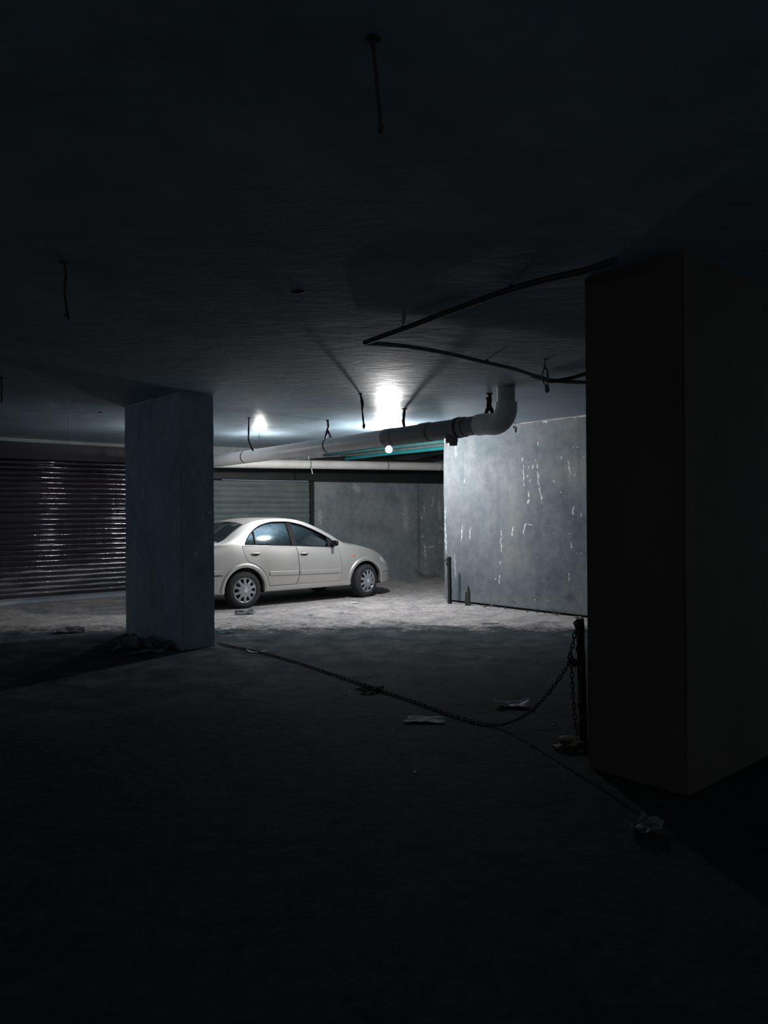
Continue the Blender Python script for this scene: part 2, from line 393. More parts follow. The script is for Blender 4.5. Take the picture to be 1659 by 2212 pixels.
# floor debris strip at its foot handled with rubble below; side returns that close the space
wall('wall_left', LJ, FJ0-FD*.5, 0, CEIL, (-.2, .05), M_BACK, res=.1)['kind'] = 'structure'
wall('wall_far_right', FE, FE-VL*4, 0, CEIL, (.3, .2), M_BACK, res=.1)['kind'] = 'structure'

# left concrete pillar
PC = Vector((-2.283, 8.334, 0)); PA = PC+VL*1.64; PB = PC+VR*.405
ppl = px(3.318, 0, 820, [(1067, 585, 1060, 620, .008), (953, 650, 955, 730, .006, .6), (1022, 780, 1020, 850, .016), (963, 1150, 965, 1250, .009), (935, 1185, 937, 1200, .008), (965, 1290, 970, 1320, .006),
    (1000, 1270, 1003, 1300, .007), (935, 880, 936, 888, .008), (945, 540, 946, 546, .006), (975, 375, 978, 380, .008), (1010, 330, 1015, 400, .005, .3), (1125, 730, 1155, 735, .006, .35), (1155, 735, 1150, 765, .006, .35),
    (1060, 690, 1100, 690, .005, .25), (1080, 880, 1070, 1000, .02, .15), (1110, 880, 1130, 990, .02, .15), (1005, 1165, 1006, 1175, .006), (905, 740, 905, 750, .006)])
ppr = px(3.318, 0, 820, [(1450, 990, 1455, 998, .016, .8), (1408, 1230, 1408, 1260, .011), (1500, 950, 1500, 960, .006), (1515, 1450, 1505, 1470, .007), (1510, 1160, 1530, 1180, .008, .6), (1385, 640, 1395, 720, .004, .3), (1395, 720, 1420, 690, .004, .3),
    (1420, 690, 1430, 740, .004, .3), (1475, 660, 1455, 750, .004, .35), (1455, 750, 1480, 720, .004, .3), (1340, 740, 1360, 800, .005, .25), (1360, 800, 1400, 860, .004, .25), (1400, 860, 1490, 850, .004, .25), (1330, 740, 1370, 730, .004, .25),
    (1445, 760, 1450, 830, .004, .25), (1470, 1470, 1475, 1480, .008, .4)])
def pillar():
    """four plastered faces in one mesh, chipped vertical edges"""
    o1 = wall('concrete_pillar', PA, PC, 0, CEIL, (0, 0), M_PIL, ppl, px(3.318, 0, 820, [(1160, 1480, 1165, 1500, .05, .4), (1290, 300, 1300, 900, .06, .2)]), .012, .003, edge=.004, body=False)
    o2 = wall('concrete_pillar', PC, PB, 0, CEIL, (0, 0), M_PIL, ppr, px(3.318, 0, 820, [(1305, 1320, 1303, 1900, .012, .8)]), .012, .003, edge=.004, body=False)
    bm = bmesh.new(); bm.from_mesh(o1.data); bm.from_mesh(o2.data); vals = {}
    for nm in ('plaster', 'dark_marks'):
        vals[nm] = []
        for o in (o1, o2):
            a = np.zeros(len(o.data.vertices), np.float32); o.data.attributes[nm].data.foreach_get('value', a); vals[nm].append(a)
    d = .008; q = [PA+VR*d+VL*-.002, PC+VL*d+VR*d, PB+VL*d-VR*.002, PB+VL*1.64-VR*.002]
    vs = [bm.verts.new((p.x, p.y, z)) for z in (0, CEIL) for p in q]
    for f in ((0, 1, 5, 4), (1, 2, 6, 5), (2, 3, 7, 6), (3, 0, 4, 7)): bm.faces.new([vs[i] for i in f])
    me = bpy.data.meshes.new('concrete_pillar'); bm.to_mesh(me); bm.free(); me.materials.append(M_PIL)
    for nm, v in vals.items():
        at_ = me.attributes.get(nm) or me.attributes.new(nm, 'FLOAT', 'POINT')
        at_.data.foreach_set('value', np.concatenate(v+[np.zeros(8, np.float32)]))
    bpy.data.objects.remove(o1); bpy.data.objects.remove(o2)
    o = bpy.data.objects.new('concrete_pillar', me); COL.objects.link(o); return o
p1 = pillar(); tag(p1, 'dark plastered rectangular pillar in front of the parked car, white scrapes on it', 'pillar')
# plaster ridge where the pillar meets the ceiling
def ridge(name, A, B, off, label):
    bm = bmesh.new(); pts = []; D = B-A; n = 40
    for i in range(n+1):
        q = A+D*(i/n)+off; q.z = CEIL-.004; pts.append(q)
    tube(bm, pts, [.004+.014*abs(noise.noise(Vector((i*.31, len(name), 0)))) for i in range(n+1)], 6)
    return link_mesh(name, bm, M_PVC2, None, 50)
NL = Vector((-.762, -.6475, 0)); NR = Vector((.6475, -.762, 0))
tag(ridge('trim_1', PA, PC-VL*-.7, NL*.008, ''), kind='structure')
tag(ridge('trim_2', PC+VR*.30, PB, NR*.008, ''), kind='structure')
tag(ridge('trim_3', E+VL*-1.7, Q, NL*.008, ''), kind='structure')

# near black wall mass at the right
G = Vector((1.205, 4.43, 0)); G2 = G-VL*.62; G3 = G2+VR*5.5
bm = bmesh.new(); z0, z1 = 0, CEIL
Gb = G+VR*5.5
vs = [bm.verts.new((q.x, q.y, z)) for z in (z0, z1) for q in (G, G2, G3, Gb)]
for f in ((0, 1, 5, 4), (1, 2, 6, 5), (2, 3, 7, 6), (3, 0, 4, 7), (0, 3, 2, 1), (4, 5, 6, 7)): bm.faces.new([vs[i] for i in f])
bmesh.ops.bevel(bm, geom=[e for e in bm.edges if abs(e.verts[0].co.z-e.verts[1].co.z) > 1], offset=.012, segments=2, affect='EDGES')
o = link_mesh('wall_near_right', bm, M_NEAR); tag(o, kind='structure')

# ------------------------------------------------------------------ shutters (doors of the setting)
def shutter(name, A, D, L, z0, z1, pitch, amp, m, nseg=8, dent=.0, label=None, guide_m=M_DSTEEL, box_h=.28):
    root = empty(name, (A.x, A.y, 0)); tag(root, label, 'shutter', kind='structure')
    nrm = Vector((D.y, -D.x, 0)); bm = bmesh.new()
    nz = int((z1-z0)/pitch)*nseg; nx = int(L/.05); g = []
    for i in range(nx+1):
        row = []
        for j in range(nz+1):
            t = (j % nseg)/nseg; k = j//nseg
            h = amp*math.sin(t*math.pi)**.8
            q = D*(L*i/nx); z = z0+(z1-z0)*j/nz
            d = dent*noise.noise(Vector((i*.05*1.1, k*.9, 3)))+dent*1.2*noise.noise(Vector((i*.05*.5, z*.7, 8)))
            tilt = dent*.5*noise.noise(Vector((i*.05*2.7, k*3.3, 5)))
            row.append(bm.verts.new(q+nrm*(h+d+tilt)+Vector((0, 0, z+tilt*.5))))
        g.append(row)
    for i in range(nx):
        for j in range(nz): bm.faces.new((g[i][j], g[i+1][j], g[i+1][j+1], g[i][j+1]))
    r = bmesh.ops.extrude_face_region(bm, geom=bm.faces[:]); bmesh.ops.translate(bm, vec=-nrm*.02, verts=[v for v in r['geom'] if isinstance(v, bmesh.types.BMVert)])
    link_mesh('slat_curtain', bm, m, root, 50)
    R = Matrix.Rotation(math.atan2(D.y, D.x), 4, 'Z')
    for s_ in (-.03, L+.03):
        bm = bmesh.new(); box(bm, (s_, -.03, (z0+z1)/2), (.07, .12, z1-z0), R, .006); link_mesh('guide_rail', bm, guide_m, root)
    bm = bmesh.new(); box(bm, (L/2, -.03, z0+.03), (L, .05, .06), R, .006); link_mesh('bottom_bar', bm, guide_m, root)
    if box_h:
        bm = bmesh.new(); box(bm, (L/2, -.08, z1+box_h/2-.02), (L+.15, .20, box_h), R, .01); link_mesh('roller_box', bm, guide_m, root, 40)
    return root
D1 = Matrix.Rotation(math.radians(-.5), 3, 'Z') @ VR; D1e = LW0+VR*3.2+NR*.0
M_BOXP = vary('dull_plum_steel', (.02, .016, .022), (.035, .028, .036), 5, .6, 0, .1)
shutter('door_1', D1e-D1*4.75+NR*.03, D1, 4.7, .06, 2.56, .096, 0.020, M_SHUT1, 8, .008, 'glossy dark plum roller shutter behind the pillar at the left edge', M_BOXP, .30)
FS0 = far_pt(438); LS2 = (far_pt(679)-FS0).length-.10
shutter('door_2', FS0+FN*-.05, FD, LS2, .02, 2.24, .115, .017, M_SHUT2, 6, .02, 'matte grey green roller shutter on the back wall behind the car roof', M_DSTEEL, 0)
# threshold in front of the left shutter
T0 = LW0-VR*6+NR*.28; bm = bmesh.new()
box(bm, (5.2, 0, .03), (10.4, .5, .06), Matrix.Translation(T0) @ Matrix.Rotation(math.atan2(VR.y, VR.x), 4, 'Z'), .01)
o = link_mesh('baseboard_left', bm, M_STONE); tag(o, kind='structure')
# beam along the back wall; dark steel colour stands in for its shade
Bm = Matrix.Translation(far_pt(440)+FN*.10) @ Matrix.Rotation(math.atan2(FD.y, FD.x), 4, 'Z')
bm = bmesh.new(); box(bm, (4.5, 0, 2.42), (9.0, .20, .34), Bm, .008)
o = link_mesh('trim_4', bm, M_DSTEEL); tag(o, kind='structure')

# ------------------------------------------------------------------ lamps
def lamp(P, rad, power, label, cord_z=CEIL):
    root = empty('hanging_bulb', P); tag(root, label, 'lamp', 'bare bulbs under the ceiling')
    bm = bmesh.new(); bmesh.ops.create_uvsphere(bm, u_segments=24, v_segments=16, radius=rad)
    for v in bm.verts:
        if v.co.z > rad*.4: v.co.x *= .75; v.co.y *= .75; v.co.z *= 1.15
    m = mat('glowing_bulb', (1, 1, 1), .3, emit=((1.0, .975, .97), power))
    link_mesh('bulb', bm, m, root, 60)
    bm = bmesh.new(); lathe(bm, [(.0005, rad*1.05), (rad*.45, rad*1.05), (rad*.5, rad*1.9), (.008, rad*2.1), (.0005, rad*2.1)], 16); link_mesh('lamp_socket', bm, M_TRIM, root, 40)
    tube_obj('cord', [(0, 0, rad*2), (.002, 0, cord_z-P[2])], .004, M_BLACK, root, 6)
    return root
L1 = aty(840, 971, 11.85)
lamp(L1, .055, BULB_MAIN, 'bright bare bulb hanging just below the large sloping drain pipe')
L2 = aty(560, 985, 12.75)
lamp(L2, .05, BULB_CAR, 'bare bulb hidden behind the drain pipe above the car')

L3 = aty(380, 990, 11.75)
lamp(L3, .05, BULB_LEFT, 'bare bulb hidden behind the plastered pillar, lighting the plum shutter')
# ------------------------------------------------------------------ drain pipes
EL = Vector((1.375, 8.29, 0))
def P1(t, z=None): q = EL+VL*t; return Vector((q.x, q.y, 2.548-.0065*t if z is None else z))
root = empty('drain_pipe', (EL.x, EL.y, 2.5)); tag(root, 'large sloping drain pipe with an elbow up into the ceiling', 'pipe')
O_ = Vector((EL.x, EL.y, 2.5))
def rel(pts, o=O_): return [Vector(p)-o for p in pts]
tube_obj('dark_pipe_run', rel([P1(.25), P1(2.05)]), .110, M_PVCD, root, 32)
tube_obj('pale_pipe_run', rel([P1(2.0), P1(7.0)]), .109, M_PVC, root, 32)
# elbow
el = [P1(.42)]
for i in range(9):
    a = i/8*math.pi/2; el.append(P1(.16-.16*math.sin(a), 2.515+.16-.16*math.cos(a)) + (P1(0, 0)-P1(0, 0)))
el = [P1(.42), P1(.30)]+[P1(.17*(1-math.sin(i/8*math.pi/2)), 2.53+.17*(1-math.cos(i/8*math.pi/2))) for i in range(9)]+[P1(0, 2.76)]
tube_obj('elbow', rel(el), .124, vary('elbow_pvc', (.55, .55, .55), (.72, .71, .70), 3, .45, 0, .05), root, 32)
tube_obj('riser', rel([P1(0, 2.70), P1(0, CEIL+.02)]), .100, M_PVC, root, 32)
for t in (.62, 1.22): tube_obj('pipe_socket', rel([P1(t), P1(t+.16)]), .120, M_PVCD, root, 32)
tube_obj('pipe_socket', rel([P1(1.9), P1(2.08)]), .115, M_PVCD, root, 32)
for t in (.70, 3.35, 5.75):
    bm = bmesh.new(); tube(bm, rel([P1(t), P1(t+.03)]), .126 if t < 1 else .111, 32); link_mesh('clamp', bm, M_TRIM, root, 40)
# inspection stub under the pipe
bm = bmesh.new(); q = P1(.86)-O_; box(bm, (q.x, q.y, q.z-.125), (.15, .12, .09), None, .012); box(bm, (q.x+.02, q.y, q.z-.185), (.10, .10, .04), None, .012)
link_mesh('cleanout_cap', bm, M_GREYC, root, 40)
# second pipe across the back
PD = FD; A2 = aty(958, 1008, 1); 
def P2(pxx, py):
    n = FN; return on_plane(pxx, py, FM+FN*1.15, n)
a2, b2 = P2(448, 1000), P2(957, 1008); b2 = b2+(b2-a2)*.35
root2 = empty('drain_pipe', a2); tag(root2, 'slim white pipe running level across the back wall above the dark beam', 'pipe')
tube_obj('pipe_run', [Vector((0, 0, 0)), b2-a2], .088, M_PVC2, root2, 28)
for pxx in (668, 835, 950):
    c = P2(pxx, 999+(pxx-430)*.0171); bm = bmesh.new(); tube(bm, [c-a2-FD*.015, c-a2+FD*.015], .093, 28); link_mesh('clamp', bm, M_GREYC, root2, 40)
c = P2(668, 1003); tube_obj('hanger_strap', [c-a2+Vector((0, 0, .09)), c-a2+Vector((-.03, 0, .26)), Vector((c.x-a2.x, c.y-a2.y, CEIL-a2.z))], .009, M_GALV, root2, 6)
tube_obj('strap_end', [c-a2+Vector((.05, -.05, -.09)), c-a2+Vector((.07, -.05, -.2))], .012, M_GALV, root2, 6)
c = P2(948, 1006); tube_obj('hanger_strap', [c-a2+Vector((0, 0, .08)), Vector((c.x-a2.x, c.y-a2.y, CEIL-a2.z))], .012, M_TRIM, root2, 6)

# conduits under the ceiling behind the lamp, running parallel to the big pipe
def conduit(name, p_r, p_l, Yr, r, m, label, cat='pipe', sag=None, group=None):
    a = aty(*p_r, Yr); n = (Vector((-VL.y, VL.x, 0)))
    b = on_plane(*p_l, a, n); hx = a-b; hx.z = 0; pts = [a+hx.normalized()*1.0, a]
    if sag:
        for s_ in sag: pts.append(on_plane(*s_, a, n))
    tw = (FM+FN*.12-a).dot(FN)/((b-a).dot(FN))
    if 0 < tw < 1: b = a+(b-a)*tw; pts = [p for p in pts if (p-a).dot(b-a) < (b-a).length_squared]
    pts.append(b)
    o = tube_obj(name, catmull(pts, 8) if sag else pts, r, m, None, 14); tag(o, label, cat, group); return o
conduit('conduit', (957, 954), (700, 983), 13.5, .035, M_TEALD, 'faded teal conduit, uppermost of the lines behind the bulb')
conduit('conduit', (957, 968), (645, 1003), 13.7, .036, M_TEAL, 'bright teal conduit leading from the bulb to the lit wall end', sag=[(900, 974), (830, 981), (740, 992)])
conduit('conduit', (957, 961), (720, 988), 14.1, .03, M_GREYC, 'grey conduit squeezed between the two teal ones')
conduit('conduit', (957, 976), (650, 1001), 14.9, .045, M_DSTEEL, 'straight black conduit directly under the bright teal one')
def along_back(name, L, off, r, m, label, cat):
    P = [on_plane(x, y, FM+FN*off, FN) for x, y in L]; hx = P[0]-P[1]; hx.z = 0; P = [P[0]+hx.normalized()*1.0]+P
    o = tube_obj(name, catmull(P, 8), r, m, None, 14); tag(o, label, cat)
along_back('conduit', [(957, 984), (860, 989), (760, 993), (680, 996)], .45, .03, M_GREYC, 'thin grey conduit between the black conduit and the sagging cable bundle', 'pipe')
along_back('cable_bundle', [(957, 988), (920, 993), (885, 998), (840, 994), (790, 990), (720, 992), (670, 996)], .62, .05, M_BLACK, 'thick black cable bundle sagging above the slim white pipe', 'cable')

# ceiling conduits at the right
def cl(pxx, py, z=2.862): return at(pxx, py, z)
a = cl(787, 739); b = cl(1120, 652-12+0); e2 = cl(1267, 584)
root3 = empty('ceiling_conduit', a); tag(root3, 'black bent ceiling conduit forming a sharp corner in front of the lamp', 'pipe')
long_ = [cl(1330, 562), cl(1265, 584), cl(1190, 601), cl(1105, 625), cl(1020, 655), cl(950, 681), cl(870, 711), cl(800, 736), cl(788, 740)]
tube_obj('near_run', [p-a for p in catmull(long_, 5)], .020, M_BLACK, root3, 10)
back = [cl(789, 741), cl(860, 746), cl(950, 760), (cl(1050, 783, 2.85)), cl(1110, 797, 2.845), cl(1150, 810, 2.835), cl(1190, 822, 2.82)]
tube_obj('far_run', [p-a for p in catmull(back, 5)], .017, M_GREENC, root3, 10)
for q in ((1103, 622), (870, 709), (1052, 781)):
    c = cl(*q, 2.90); bm = bmesh.new(); box(bm, c-a, (.025, .03, .035), None, .004); link_mesh('clip', bm, M_TRIM, root3)
c1 = [cl(1150, 812, 2.83), cl(1187, 823, 2.815), cl(1205, 822, 2.815), cl(1240, 815, 2.84), cl(1268, 807, 2.86), cl(1310, 800, 2.88)]
o = tube_obj('cable', catmull(c1, 6), .018, M_BLACK, None, 8); tag(o, 'black cable rising right from the wire loop to the dark wall edge', 'cable')
c2 = [cl(1187, 821, 2.835), cl(1220, 824, 2.84), cl(1268, 826, 2.85), cl(1320, 826, 2.86)]
o = tube_obj('conduit', catmull(c2, 6), .020, M_GREENC, None, 8); tag(o, 'grey green conduit going level right from the wire loop', 'pipe')

# hangers and wires
def pxpts(L, Y): return [aty(x, y, Y) for x, y in L]
def hanger(L, r, label, cat='wire', m=M_BLACK, name='hanging_wire', extra=(), group=None, Y=None, blobend=0, z0=2.915):
    """first pixel is where it leaves the ceiling; the rest hangs in the same vertical plane"""
    t = at(*L[0], z0); Y = t.y; bm = bmesh.new()
    tube(bm, catmull([Vector((t.x, t.y, CEIL+.005))]+pxpts(L, Y), 4) if len(L) > 1 else pxpts(L, Y), r, 8, jitter=.25)
    for e_ in extra: tube(bm, catmull(pxpts(e_, Y), 4), r, 8, jitter=.2)
    if blobend: blob(bm, aty(*L[-1], Y), blobend, (.8, .8, 1.5), 2, .2)
    blob(bm, Vector((t.x, t.y, CEIL-.002)), .012+r, (1.2, 1.2, .4), 2, .3)
    o = link_mesh(name, bm, m, None, 50); tag(o, label, cat, group); return o
hanger([(538, 903), (537, 930), (537, 950), (541, 962), (547, 974)], .012, 'thin wire hanging from the ceiling over the left end of the drain pipe')
hanger([(708, 908), (709, 922), (707, 930), (701, 952)], .017, 'forked hanger holding the drain pipe midway', 'hanger', name='pipe_hanger', extra=[[(707, 928), (712, 938), (717, 950)]])
hanger([(779, 852), (781, 870), (783, 892), (785, 912), (786, 920)], .010, 'loose wire with a knobbed end dangling in front of the bright ceiling patch', extra=[[(781, 858), (784, 872), (782, 885)]], blobend=.022)
hanger([(874, 884), (873, 895), (872, 912), (876, 932)], .019, 'straight hanger dropping to the drain pipe above the bulb', 'hanger', name='pipe_hanger')
hanger([(1057, 851), (1058, 862), (1056, 875), (1048, 898)], .022, 'thick forked hanger next to the pipe elbow', 'hanger', name='pipe_hanger', extra=[[(1057, 874), (1061, 884), (1067, 897)], [(1053, 858), (1055, 868), (1054, 878)]], m=M_RUST)
hanger([(139, 567), (142, 600), (139, 632), (143, 662), (148, 690)], .007, 'long bent wire hanging from the dark ceiling at upper left', m=M_RUST, extra=[[(139, 681), (144, 680), (146, 684)]])
hanger([(3, 816), (4, 840), (4, 868)], .010, 'short wire at the left edge of the view')
hanger([(150, 905), (149, 930), (151, 952)], .006, 'faint thin wire just above the plum shutter', m=M_GREYC)
hanger([(805, 85), (812, 160), (820, 240), (823, 275)], .006, 'wire with a frayed end high in the darkest part of the ceiling', m=M_RUST, blobend=.012)
hanger([(1178, 777), (1176, 795), (1171, 810), (1172, 822), (1180, 836), (1182, 840)], .006, 'looped wire strap carrying the conduit, loose knot below it', m=M_GREENC,
    extra=[[(1175, 790), (1181, 806), (1183, 820), (1182, 834)], [(1177, 789), (1183, 803), (1184, 820)]], blobend=.026)
bm = bmesh.new(); c = at(643, 630, CEIL); blob(bm, c, .035, (1.3, 1, .35), 2, .3); o = link_mesh('ceiling_anchor', bm, M_RUST, None, 50); tag(o, 'small dark anchor plate alone on the ceiling above the pillar', 'anchor')
bm = bmesh.new(); c = at(217, 890, CEIL); blob(bm, c, .03, (1.3, 1, .35), 2, .3); o = link_mesh('ceiling_anchor', bm, M_RUST, None, 50); tag(o, 'tiny dark anchor on the ceiling left of the pillar top', 'anchor')
c = on_plane(1109, 928, E, VR.cross(Vector((0, 0, 1)))*0+Vector((-VL.y, VL.x, 0)))+NL*.02
bm = bmesh.new(); tube(bm, [c+Vector((0, 0, .05)), c+Vector((.02, -.01, 0)), c+Vector((.03, -.02, -.05))], .012, 8); tube(bm, [c+Vector((.04, -.03, .03)), c+Vector((.03, -.02, -.04))], .01, 8)
o = link_mesh('wall_hook', bm, M_GREYC, None, 40); tag(o, 'small grey hook near the top of the lit wall', 'hook')

# ------------------------------------------------------------------ the car
def pchip(xs, ys):
    xs = np.array(xs, float); ys = np.array(ys, float); h = np.diff(xs); d = np.diff(ys)/h; m = np.zeros(len(xs))
    m[0], m[-1] = d[0], d[-1]
    for i in range(1, len(xs)-1):
        if d[i-1]*d[i] > 0: w1 = 2*h[i]+h[i-1]; w2 = h[i]+2*h[i-1]; m[i] = (w1+w2)/(w1/d[i-1]+w2/d[i])
    def f(x):
        i = int(np.clip(np.searchsorted(xs, x)-1, 0, len(xs)-2)); t = (x-xs[i])/h[i]
        t = min(max(t, 0), 1); a = ys[i]; b = ys[i+1]
        return float((2*t**3-3*t**2+1)*a+(t**3-2*t*t+t)*h[i]*m[i]+(-2*t**3+3*t*t)*b+(t**3-t*t)*h[i]*m[i+1])
    return f
f_zr = pchip([-1.05, -1.0, -.8, -.5, -.35, -.15, .05, .25, .45, .7, 1.0, 1.25, 1.5, 1.75, 1.95, 2.1, 2.4, 2.7, 2.9, 3.05, 3.2, 3.3],
             [.90, .97, 1.025, 1.06, 1.10, 1.22, 1.335, 1.405, 1.44, 1.452, 1.44, 1.39, 1.29, 1.165, 1.045, .975, .93, .86, .785, .70, .59, .50])
f_zc = pchip([-1.05, -1.0, -.8, -.6, -.45, -.2, .0, .2, .5, .9, 1.2, 1.45, 1.7, 1.95, 2.15, 2.4, 2.7, 2.95, 3.1, 3.2, 3.3],
             [.95, 1.03, 1.07, 1.085, 1.12, 1.27, 1.375, 1.43, 1.468, 1.472, 1.445, 1.38, 1.265, 1.14, 1.03, .99, .925, .845, .77, .69, .56])
f_zs = pchip([-1.05, -.8, -.4, 0, .5, 1, 1.7, 2.0, 2.3, 2.6, 2.85, 3.05, 3.2, 3.3],
             [.86, .99, 1.02, 1.015, .99, .965, .925, .905, .875, .815, .735, .65, .55, .46])
f_ys = pchip([-1.05, -1.0, -.9, -.6, 0, 1.5, 2.2, 2.6, 2.85, 3.05, 3.2, 3.34], [.50, .62, .72, .78, .795, .80, .79, .75, .70, .62, .51, .33])
f_wl = pchip([-1.05, -1.0, -.9, -.6, 0, 2.2, 2.6, 2.8, 3.0, 3.15, 3.25, 3.36], [.52, .66, .77, .83, .845, .845, .83, .80, .745, .66, .55, .38])
f_zb = pchip([-1.05, -.9, -.5, 0, 2.5, 2.9, 3.3], [.34, .27, .25, .245, .245, .235, .29])
def half_section(x):
    zr, zc, zs, ys, wl, zb = f_zr(x), f_zc(x), f_zs(x), f_ys(x), f_wl(x), f_zb(x)
    zr = max(zr, zs+.012); zc = max(zc, zr+.004); H = zs-zb
    side = [(.965*wl, zb), (.99*wl, zb+.03), (wl-.012, zb+.06), (wl-.016, zb+.09), (wl-.002, zb+.13), (wl+.002, zb+.40*H), (wl, zb+.52*H), (wl-.008, zb+.65*H), (.62*wl+.38*ys, zb+.80*H), (.25*wl+.75*ys, zb+.92*H), (ys, zs)]
    yr = ys-.40*(zr-zs)-.012
    n = 6; gh = []
    for i in range(1, n+1):
        t = i/n; gh.append((ys+(yr-ys)*t+.012*math.sin(math.pi*t), zs+(zr-zs)*t))
    top = []
    for t in (.975, .94, .88, .78, .62, .42, .2, 0):
        top.append((yr*t, zr+(zc-zr)*(1-t**2.4)))
    return side, gh, top
def yside(x, z):
    side, gh, top = half_section(x); P = side+gh
    zz = [p[1] for p in P]; yy = [p[0] for p in P]
    return float(np.interp(z, zz, yy))
def build_body():
    xs = list(np.arange(-1.05, 3.22, .04))+[3.24, 3.28, 3.31, 3.335, 3.355]
    bm = bmesh.new(); rings = []
    for x in xs:
        side, gh, top = half_section(x); zb = side[0][1]
        half = [(0, zb)]+[(side[0][0]*.6, zb)]+side+gh+top
        ring = [bm.verts.new((x, -y, z)) for y, z in half]+[bm.verts.new((x, y, z)) for y, z in half[-2:0:-1]]
        rings.append(ring)
    n = len(rings[0])
    for A, B in zip(rings, rings[1:]):
        for k in range(n): bm.faces.new((A[k], B[k], B[(k+1) % n], A[(k+1) % n]))
    bm.faces.new(rings[0]); bm.faces.new(rings[-1][::-1])
    bmesh.ops.recalc_face_normals(bm, faces=bm.faces)
    return bm
def tmp(bm, m):
    bmesh.ops.recalc_face_normals(bm, faces=bm.faces)
    me = bpy.data.meshes.new('t'); bm.to_mesh(me); bm.free(); me.materials.append(m)
    o = bpy.data.objects.new('t', me); COL.objects.link(o); return o
def boolean(o, c, op='DIFFERENCE'):
    md = o.modifiers.new('b', 'BOOLEAN'); md.operation = op; md.object = c; md.solver = 'EXACT'; md.material_mode = 'TRANSFER'
    dg = bpy.context.evaluated_depsgraph_get(); dg.update()
    me = bpy.data.meshes.new_from_object(o.evaluated_get(dg)); o.modifiers.clear(); o.data = me; return o
def prism(outline, y0, y1):
    bm = bmesh.new(); a = [bm.verts.new((x, y0, z)) for x, z in outline]; b = [bm.verts.new((x, y1, z)) for x, z in outline]
    bm.faces.new(a); bm.faces.new(b[::-1]); n = len(a)
    for i in range(n): bm.faces.new((a[i], a[(i+1) % n], b[(i+1) % n], b[i]))
    return bm
def cyl_y(x, z, r, y0, y1):
    return prism([(x+r*math.cos(2*math.pi*k/64), z+r*math.sin(2*math.pi*k/64)) for k in range(64)], y0, y1)
DLO_ctrl = [(.03, 1.035), (.06, 1.10), (.13, 1.18), (.27, 1.29), (.44, 1.362), (.66, 1.398), (.88, 1.398), (1.11, 1.362), (1.36, 1.278), (1.58, 1.175), (1.76, 1.065), (1.80, 1.0), (1.78, .945)]
dlo_top = pchip([p[0] for p in DLO_ctrl[:11]]+[1.82], [p[1] for p in DLO_ctrl[:11]]+[1.00])
def dlo_bot(x): return f_zs(x)+.016
X0, X1 = .03, 1.79
def dlo_outline(a=X0, b=X1, inset=0):
    n = 40; xs = [a+(b-a)*i/n for i in range(n+1)]
    return [(x, dlo_bot(x)+inset) for x in xs]+[(x, max(dlo_top(x)-inset, dlo_bot(x)+inset+.003)) for x in xs[::-1]]
WB = 2.476; WR = .30
car = empty('car', (-2.779, 12.646, 0), math.atan2(.6239, .7815))
tag(car, 'champagne silver four-door saloon car parked behind the pillar, facing right', 'car')
body = tmp(build_body(), M_PAINT)
# cabin hollow
bm = bmesh.new(); rings = []
for x in np.arange(.0, 1.93, .06):
    zr, zs, ys, zc = f_zr(x), f_zs(x), f_ys(x), f_zc(x)
    zr_ = min(zr-.03, zr); yr = ys-.40*(zr-zs)-.012
    half = [(0, .40), (.64, .40), (ys-.10, zs-.06), (ys-.055, zs), (max(yr-.045, .3), zr-.035), (yr*.6, zr+(zc-zr)*.55-.03), (0, zc-.035)]
    rings.append([bm.verts.new((x, -y, z)) for y, z in half]+[bm.verts.new((x, y, z)) for y, z in half[-2:0:-1]])
for A, B in zip(rings, rings[1:]):
    n = len(A)
    for k in range(n): bm.faces.new((A[k], B[k], B[(k+1) % n], A[(k+1) % n]))
bm.faces.new(rings[0]); bm.faces.new(rings[-1][::-1])
cab = tmp(bm, M_SEAT)
cutters = [cab]
boolean(body, cab)
for x in (0, WB):
    for s_ in (-1, 1):
        c = tmp(cyl_y(x, WR+.005, .366, *sorted((s_*.52, s_*1.0))), M_WELL); boolean(body, c); cutters.append(c)
# window openings
c = tmp(prism(dlo_outline(), -1.0, 1.0), M_TRIM); boolean(body, c); cutters.append(c)
# doors
def arc(cx, cz, r, a0, a1, n=10): return [(cx+r*math.cos(math.radians(a0+(a1-a0)*i/n)), cz+r*math.sin(math.radians(a0+(a1-a0)*i/n))) for i in range(n+1)]
def shrink(P, d):
    out = []; n = len(P)
    ar = sum(P[i][0]*P[(i+1) % n][1]-P[(i+1) % n][0]*P[i][1] for i in range(n)); sg = 1 if ar > 0 else -1
    for i in range(n):
        a, b, c_ = Vector(P[i-1]), Vector(P[i]), Vector(P[(i+1) % n])
        n1 = Vector((-(b-a).y, (b-a).x)).normalized(); n2 = Vector((-(c_-b).y, (c_-b).x)).normalized()
        nn = (n1+n2).normalized(); k = d/max(.4, nn.dot(n1)); q = b+nn*k*sg; out.append((q.x, q.y))
    return out
rear_door = [(.975, .335), (1.022, .45), (1.035, .62), (1.02, .84), (1.005, f_zs(1.0)+.003)]+[(x, f_zs(x)+.003) for x in (.8, .6, .4, .2)]+[(-.03, f_zs(0)+.003), (0.0, .88), (.035, .80), (.075, .745)]+arc(0, .305, .445, 72, 8, 8)+[(.455, .335)]
front_door = [(1.90, .335), (1.925, .55), (1.90, .80), (1.86, f_zs(1.86)+.003)]+[(x, f_zs(x)+.003) for x in (1.7, 1.5, 1.3, 1.15)]+[(1.008, f_zs(1.0)+.003), (1.023, .84), (1.038, .62), (1.025, .45), (.978, .335)]
doors = []
